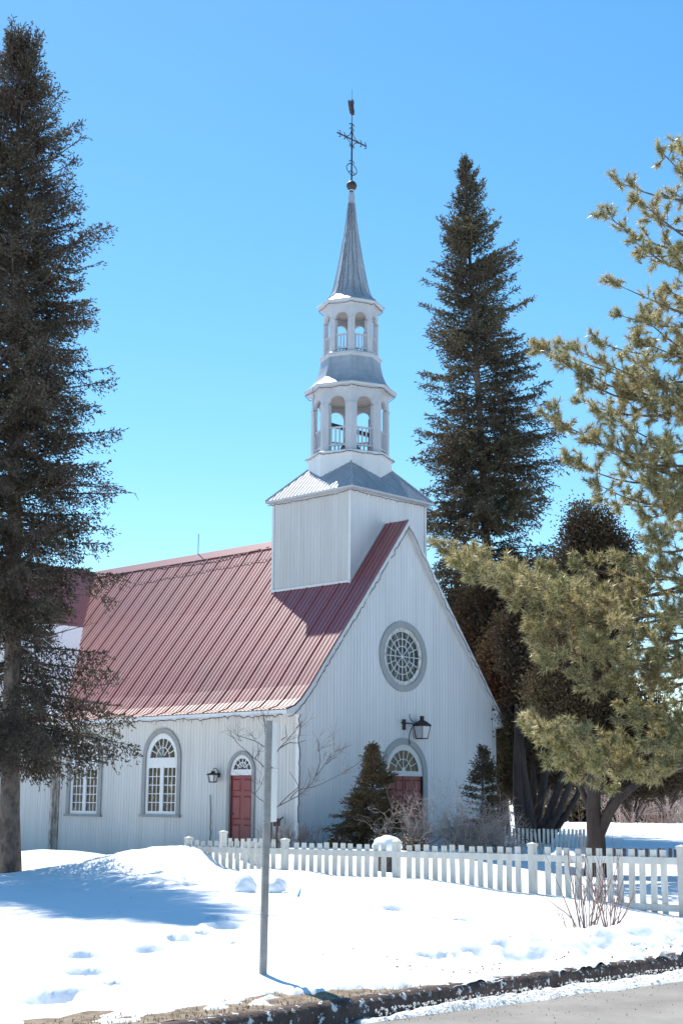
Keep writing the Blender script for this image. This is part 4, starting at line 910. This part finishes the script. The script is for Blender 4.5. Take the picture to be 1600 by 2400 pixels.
stB=[[((gB.x,gB.y,gB.z-.5),.27),(px(1396,1965,YB),.20),(px(1390,1900,YB),.155),(px(1392,1820,YB),.14),(px(1398,1700,YB+1),.12),(px(1400,1500,YB+2.4),.07),(px(1392,1330,YB+3),.03)],
     [(px(1400,1960,YB),.14),(px(1425,1905,YB-.1),.12),(px(1450,1870,YB-.2),.10),(px(1500,1830,YB-.3),.08),(px(1560,1760,YB-.4),.05),(px(1600,1640,YB-.4),.03)],
     [(px(1405,1930,YB+.1),.07),(px(1430,1880,YB+.2),.05),(px(1475,1842,YB+.3),.035),(px(1530,1815,YB+.3),.02)],
     [(px(1383,1900,YB+.1),.07),(px(1365,1860,YB+.2),.06),(px(1340,1800,YB+.2),.04),(px(1320,1700,YB+.2),.02)]]
stats.append(cedar((gB.x,gB.y,gB.z),stB,[(c_(1378,1262,YB+3),.55,.6,.85,.10),(c_(1425,1320,YB+3.2),.7,.7,.8,.10),(c_(1345,1340,YB+2.8),.5,.6,.7,.06),(c_(1430,1400,YB+3),.85,.8,1.2,.15),(c_(1370,1520,YB+2.5),1.0,.9,1.3,.20),(c_(1440,1700,YB+1.8),1.3,.9,1.0,.24),(c_(1330,1620,YB+1),.9,.8,1.1,.14),(c_(1560,1800,YB+1),.9,.8,.42,.10),(c_(1480,1830,YB+1),.7,.7,.3,.06)],
  'thick-trunked dark cedar behind the front fence at right, leaning limb to its right',42,80000,.085,.018))
# --- big pine at right
def pine():
    rg=np.random.default_rng(77); py=28.6; base=Vector((7.95,py,-.3)); top=Vector((7.6,py+.2,15.3)); o=empty('pine_tree',base,'long-needled olive pine reaching in from the right edge of the picture','tree')
    b=MB(base); b.tube([base.lerp(top,t) for t in (0,.2,.4,.6,.8,1)],[.27,.23,.18,.13,.08,.02],12); b.build('trunk',M_barkp,o,smooth=True)
    lim=MB(base); TP=[];TD=[]
    # limb tips as they stand in the tree: (x,y,depth, droop, start height offset, density)
    L=[(1545,352,27,.1,-2.2),(1590,330,25.5,0,-2),(1452,428,26.5,.15,-2.4),(1412,500,25.8,.2,-2.6),(1500,600,28,.2,-2.2),(1440,665,25.5,.25,-2.2),(1500,740,24.6,.2,-2),
       (1438,735,27.0,.3,-2.0),(1258,808,26.2,.45,-2.2),(1330,812,24.8,.4,-2.2),(1395,800,27.2,.4,-2.0),(1465,830,24.2,.3,-2),(1540,900,25,.3,-1.5),
       (1298,978,25.8,.5,-1.7),(1345,935,27.2,.45,-1.8),(1400,960,24.5,.4,-1.6),(1335,1078,26.5,.5,-1.2),(1390,1130,25.2,.4,-.8),(1470,1030,26,.3,-1.2),(1560,1040,24.2,.2,-1.2),(1440,1180,26.8,.3,-.3),(1520,1140,25,.3,-.6),(1580,1180,26,.2,-.3),
       (1530,1260,24,.3,.1),(1505,1215,26,.2,.2),
       (1045,1290,25.2,.5,-.9),(1095,1330,24.4,.5,-.8),(1135,1320,26.2,.5,-.9),(1180,1370,25.0,.5,-.7),(1200,1328,24.0,.45,-1.0),(1262,1330,25.6,.4,-.9),(1310,1365,24.2,.4,-.7),(1335,1320,26.4,.3,-1.0),(1240,1440,25,.5,-.4),(1370,1400,25.5,.3,-.6),
       (1455,1310,24.5,.3,-.8),(1500,1370,25.8,.3,-.5),(1550,1330,24.8,.2,-.8),(1590,1430,24,.2,-.3),(1430,1450,24,.3,-.4),(1560,1480,25.6,.2,-.2),
       (1248,1490,25.4,.5,-.3),(1272,1545,24.6,.5,-.2),(1390,1500,24.4,.35,-.3),(1470,1540,24.2,.3,-.1),(1520,1600,25.2,.2,.1),(1450,1650,26,.2,.3),(1590,1560,24.6,.1,0),
       (1232,1690,25.0,.55,.0),(1262,1700,24.2,.5,.1),(1310,1712,25.6,.5,.2),(1300,1770,24.6,.4,.3),(1355,1735,24.0,.4,.2),(1340,1800,25.2,.35,.5),(1400,1790,24.4,.3,.4),(1420,1720,25.4,.25,.2),(1460,1800,25,.25,.4),(1500,1740,24.2,.2,.3),(1560,1790,24.8,.15,.4),(1560,1690,25.6,.15,.3),(1480,1680,24.6,.2,.2),(1590,1740,24.0,.1,.4),(1450,1590,24.9,.2,.2),(1540,1530,24.4,.15,.0)]
    L+=[(1500,470,25,.1,-2.2),(1545,520,26.5,.1,-2),(1580,600,24.5,.1,-2),(1480,560,25.6,.15,-2.2),(1560,680,26.2,.15,-1.8),(1500,800,25.5,.2,-1.8),(1590,780,24.6,.1,-1.6),(1460,900,25.5,.25,-1.6),(1520,960,26.6,.2,-1.4),(1590,960,25,.1,-1.2),(1430,1040,24.6,.3,-1.3),(1490,1090,25.8,.2,-1),(1560,1130,24.8,.15,-.8),(1380,1030,25.4,.4,-1.4),(1350,860,26,.4,-2),(1300,830,25.6,.45,-2.1),(1420,860,26.4,.35,-1.8)]
    def branch(p0,p1,sag,rad,dens,upc=.25):
        p0=np.array(p0);p1=np.array(p1); LL=np.linalg.norm(p1-p0); n=10; ts=np.linspace(0,1,n); side=np.array([rg.normal(0,.06),rg.normal(0,.06),0])*LL
        C=p0[None]*(1-ts)[:,None]+p1[None]*ts[:,None]+side[None]*np.sin(ts*math.pi)[:,None]; C[:,2]-=sag*LL*.28*np.sin(ts*math.pi)*1.0
        lim.tube([tuple(c) for c in C],[rad*.75*(1-t)+.006 for t in ts],5,False)
        # side shoots along the outer part, each ending in a tuft of needles
        m=int(LL*dens*1.15); tt=1-(rg.random(m)**1.35)*min(.95,2.6/LL)
        for t in tt:
            q=np.array([np.interp(t,ts,C[:,k]) for k in range(3)]); d=norm(np.array([np.interp(min(1,t+.06),ts,C[:,k])-np.interp(max(0,t-.06),ts,C[:,k]) for k in range(3)]))
            l2=rg.uniform(.10,.52)*(1-.4*t)+.08; dd=norm(d*.75+rg.normal(0,.55,3)+np.array([0,0,upc])); e=q+dd*l2; e[2]-=.05*l2
            lim.tube([tuple(q),tuple((q+e)/2+np.array([0,0,-.03])),tuple(e)],[.009,.007,.005],3,False)
            TP.append(e); TD.append(norm(dd+np.array([0,0,.35])))
            if l2>.28:
                for _ in range(2): 
                    f=q+(e-q)*rg.uniform(.4,.8); d3=norm(dd+rg.normal(0,.6,3)+np.array([0,0,.2])); g_=f+d3*rg.uniform(.1,.22); lim.tube([tuple(f),tuple(g_)],[.006,.004],3,False); TP.append(g_); TD.append(d3)
        TP.append(p1); TD.append(norm(p1-C[-3]+np.array([0,0,.2])*LL*.2))
        for _ in range(3): TP.append(p1+rg.normal(0,.07,3)); TD.append(norm(norm(p1-C[-3])+rg.normal(0,.5,3)))
    for (x,y,Y,sag,dz) in L:
        tip=np.array(px(x,y,Y+2.0)); frac=np.clip((tip[2]+dz*.55+ .3)/14.5,.06,.95); st_=np.array(base.lerp(top,float(frac)))
        branch(st_,tip,sag,.045 if y>700 else .04,6.2)
    # the rest of the crown, away from the picture
    for i in range(70):
        h=rg.uniform(.12,.98); az=rg.uniform(-1.9,1.9); ln=np.interp(h,[0,.3,.6,1],[4.2,4.2,3.2,.5])*rg.uniform(.6,1); st_=np.array(base.lerp(top,h)); tip=st_+np.array([math.cos(az)*ln,math.sin(az)*ln,ln*.2]); branch(st_,tip,.3,.04,3.0)
    lim.build('limbs',M_barkp,o)
    P=np.array(TP);D=norm(np.array(TD)+np.array([0,0,.15])); n=len(P); K=50
    Pn=np.repeat(P,K,0); Dn=np.repeat(D,K,0); along=rg.uniform(-.17,.02,len(Pn)); Pn=Pn+Dn*along[:,None]
    dn=norm(Dn*rg.uniform(.4,1.1,(len(Pn),1))+norm(rg.normal(size=Pn.shape))*.85); ln=rg.uniform(.10,.175,len(Pn))
    sd_=norm(np.cross(dn,rg.normal(size=Pn.shape)))*.0082
    V=np.stack([Pn-sd_,Pn+sd_,Pn+dn*ln[:,None]-np.array([0,0,.012])],1).reshape(-1,3)
    fast_mesh('crown',V,np.arange(len(V)).reshape(-1,3),M_pine,o,origin=base); return len(V)//3
stats.append(pine())
# ---------------------------------------------------------------- bare shrubs
def grow(b,p,d,L,r,lev,rg,spread,up,kink=.25):
    n=4; pts=[p]; rads=[r]; q=np.array(p); dd=np.array(d)
    for i in range(n):
        dd=norm(dd+rg.normal(0,kink,3)*.5+np.array([0,0,up*.12])); q=q+dd*L/n; pts.append(q); rads.append(r*(1-.75*(i+1)/n)+.0008)
    b.tube([tuple(x) for x in pts],rads,3,False)
    if lev>0:
        for k in range(rg.integers(2,5)):
            i=rg.integers(1,n+1); nd=norm(dd+rg.normal(0,spread,3)+np.array([0,0,up*.3])); grow(b,pts[i],nd,L*rg.uniform(.45,.75),rads[i]*.75+.0008,lev-1,rg,spread,up,kink)
def bare_bush(name,x,y,Y,nst,L,lean_,r,lev,spread,up,m,label,seed,kink=.25,base_w=.1,z=None,group=None):
    p=px(x,y,Y); g=hz(p.x,p.y) if z is None else z; o=empty(name,(p.x,p.y,g),label,'shrub',group); b=MB(); rg=np.random.default_rng(seed)
    for i in range(nst):
        a=rg.uniform(0,6.28) if True else 0; l=rg.uniform(0,lean_); d=norm(np.array([math.cos(a)*l,math.sin(a)*l,1])); grow(b,np.array([math.cos(a)*base_w*rg.random(),math.sin(a)*base_w*rg.random(),-.05]),d,L*rg.uniform(.6,1.1),r*rg.uniform(.6,1.2),lev,rg,spread,up,kink)
    b.build('stems',m,o); return o
bare_bush('bare_bush',1372,2172,16.9,13,.80,.55,.010,1,.35,.6,M_twig,'bunch of upright bare reddish stems in the snow in front of the fence, left clump',51,.12,.10)
bare_bush('bare_bush',1428,2165,17.2,12,.78,.60,.010,1,.35,.6,M_twig,'bunch of upright bare reddish stems in the snow in front of the fence, right clump',52,.12,.08)
bare_bush('bare_bush',1350,2165,16.8,7,.40,1.0,.004,1,.5,.2,M_grass,'small wisp of dry weeds left of the reddish stems',53,.3,.12)
bare_bush('bare_bush',975,1975,36.0,34,.95,.85,.017,3,.75,.15,M_twigg,'tangled pale bare bush in front of the front door',54,.6,.2)
bare_bush('bare_bush',1095,1990,37.0,46,1.05,1.0,.018,3,.8,.1,M_twigg,'widest tangled bare bush before the right corner of the church',55,.6,.35)
bare_bush('bare_bush',1165,1990,37.5,30,.95,.9,.018,3,.8,.1,M_twigg,'tangled bare bush right of the church corner, beside the dark cedar',56,.6,.3)
bare_bush('bare_bush',1040,1985,36.5,10,1.1,.6,.010,2,.6,.3,M_twigg,'thin open bare bush between the front door and the widest bush',57,.4,.2)
for k,(x,lab) in enumerate([(690,'low reddish twig hedge at the foot of the church corner, left of the wire'),(735,'low reddish twig hedge right of the church corner'),(650,'low reddish twig hedge beside the metal vent pipe')]):
    bare_bush('twig_hedge',x,1985,36.8,26,.42,.5,.005,2,.4,.5,M_twig,lab,60+k,.3,.35)
bare_bush('bare_bush',1262,1995,36,6,.9,.5,.014,2,.5,.4,M_twigd,'dark bare sapling before the pale back fence',64,.4,.15)
# young bare tree behind the sign post
sap=px(638,1995,31.0); so=empty('bare_tree',(sap.x,sap.y,hz(sap.x,sap.y)),'thin bare young tree behind the sign post, in front of the church corner','tree')
b=MB((sap.x,sap.y,hz(sap.x,sap.y)))
def limb(pp_,r0_,r1_,Y=31.0,dy=0.0):
    n=len(pp_); P=[px(x,y,Y+dy*i/n) for i,(x,y) in enumerate(pp_)]; Q=[]
    for i in range(n-1):
        for k in range(3): Q.append(P[i].lerp(P[i+1],k/3)+Vector((rnd.gauss(0,.006),rnd.gauss(0,.01),rnd.gauss(0,.006))))
    Q.append(P[-1]); m=len(Q); b.tube(Q,[r0_+(r1_-r0_)*i/(m-1) for i in range(m)],5)
limb([(638,2010),(636,1940),(638,1890),(640,1840),(634,1760),(622,1720),(618,1676)],.035,.008)
for l_ in ([(640,1895),(655,1888),(700,1865),(726,1840),(746,1813),(765,1783),(778,1765)],[(680,1872),(700,1851),(738,1844),(803,1813),(847,1783)],[(740,1818),(751,1783),(748,1756)],[(655,1888),(672,1868),(700,1843),(690,1825),(678,1808)],
  [(637,1900),(623,1886),(598,1863),(612,1838),(622,1810)],[(598,1863),(585,1850)],[(637,1815),(623,1807),(608,1785),(598,1779),(575,1757),(558,1743),(536,1716)],[(638,1765),(623,1752),(594,1736),(554,1723),(540,1712)],[(598,1779),(606,1762),(603,1740)],
  [(640,1775),(654,1754),(674,1734),(696,1707),(712,1690)],[(654,1754),(680,1740),(700,1742),(716,1735)],[(660,1735),(672,1725),(668,1700)],[(765,1790),(778,1778),(790,1775)],[(719,1848),(728,1825),(722,1800)]):
    limb(l_,.013,.0045,31.0,rnd.uniform(-.6,.6))
rgs=np.random.default_rng(5)
for (x,y,n_) in [(790,1765,5),(765,1783,5),(748,1760,5),(700,1865,3),(726,1840,4),(560,1740,4),(598,1779,3),(696,1707,4),(674,1734,3),(594,1736,3),(620,1700,4),(803,1813,4),(612,1838,3)]:
    for k in range(n_): grow(b,np.array(px(x+rnd.uniform(-8,8),y+rnd.uniform(-4,4),31.0)),norm(np.array([(1 if x>640 else -1)*rgs.uniform(-.2,1.2),rgs.normal(0,.5),rgs.uniform(.1,1.2)])),rgs.uniform(.2,.55),.0045,1,rgs,.5,.3,.3)
b.build('branches',M_twigd,so)
# ---------------------------------------------------------------- far right background
bare_bush('far_bush',1470,1935,66,40,2.0,.8,.03,2,.6,.3,M_twigg,'round brown bare bush on the far snow field, nearer the cedar trunk',71,.4,.8)
bare_bush('far_bush',1555,1938,66,55,2.6,.9,.03,2,.6,.3,M_twigg,'larger round brown bare bush on the far snow field at the right edge',72,.4,1.2)
bare_bush('far_bush',1625,1940,64,45,2.6,.9,.03,2,.6,.3,M_twigg,'brown bare bush cut by the right picture edge on the far field',73,.4,1.1)
p=px(1468,1915,74); 
def gg():
    return (p.x+rnd.gauss(0,2.2),p.y+rnd.gauss(0,1),hz(p.x,p.y)-.05)
gr=blades('golden_grass',1500,gg,M_grass,.4,1.3,.04)
p2=px(1420,1925,70); o=empty('dark_hedge',(p2.x,p2.y,hz(p2.x,p2.y)),'low dark clipped evergreen hedge on the far field behind the cedar trunk','hedge')
P=rng.normal(0,1,(5000,3))*np.array([1.5,.5,.28])+np.array([0,0,.45]); V,T=kites(P,rng.normal(0,1,(5000,3)),np.full(5000,.22),np.full(5000,.06)); fast_mesh('foliage',V,T,M_cedar,o)
# far rail fence
f0=px(1418,1885,88); f1=px(1600,1888,88); o=empty('rail_fence',(f0.x,f0.y,0),'weathered two-rail fence far off across the snow field','fence')
for k in range(5):
    x=f0.x+(f1.x-f0.x)*k/4; g=hz(x,88); b=MB((f0.x,f0.y,0)); b.box((x-.07,87.93,g-.2),(x+.07,88.07,g+.95)); b.build('post',M_wood,o)
for dz in (.45,.80):
    b=MB((f0.x,f0.y,0)); g0=hz(f0.x,88);g1=hz(f1.x,88); b.hexa([(f0.x,87.86,g0+dz),(f1.x,87.86,g1+dz),(f1.x,87.92,g1+dz),(f0.x,87.92,g0+dz),(f0.x,87.86,g0+dz+.13),(f1.x,87.86,g1+dz+.13),(f1.x,87.92,g1+dz+.13),(f0.x,87.92,g0+dz+.13)]); b.build('rail',M_wood,o)
# distant brown wood along the horizon
n=26000; X=rng.uniform(-260,320,n); Yd=rng.uniform(150,175,n); hgt=4.5+2.0*np.array(fbm(X*.05,X*0,5,3)); Z=rng.uniform(0,1,n)*hgt+.8
V,T=kites(np.stack([X,Yd,Z],1),rng.normal(0,.4,(n,3))+np.array([0,0,1]),np.full(n,1.6),np.full(n,.28)); tag(fast_mesh('distant_wood',V,T,mat('distant_twigs',(.22,.165,.13),.9,var=.3,scale=.3,island=.3)),kind='stuff')
print('FOLIAGE',stats,'objects',len(bpy.data.objects),'tris',sum(sum(len(p.vertices)-2 for p in o.data.polygons) if False else len(o.data.loops)-2*len(o.data.polygons) for o in bpy.data.objects if o.type=='MESH'))
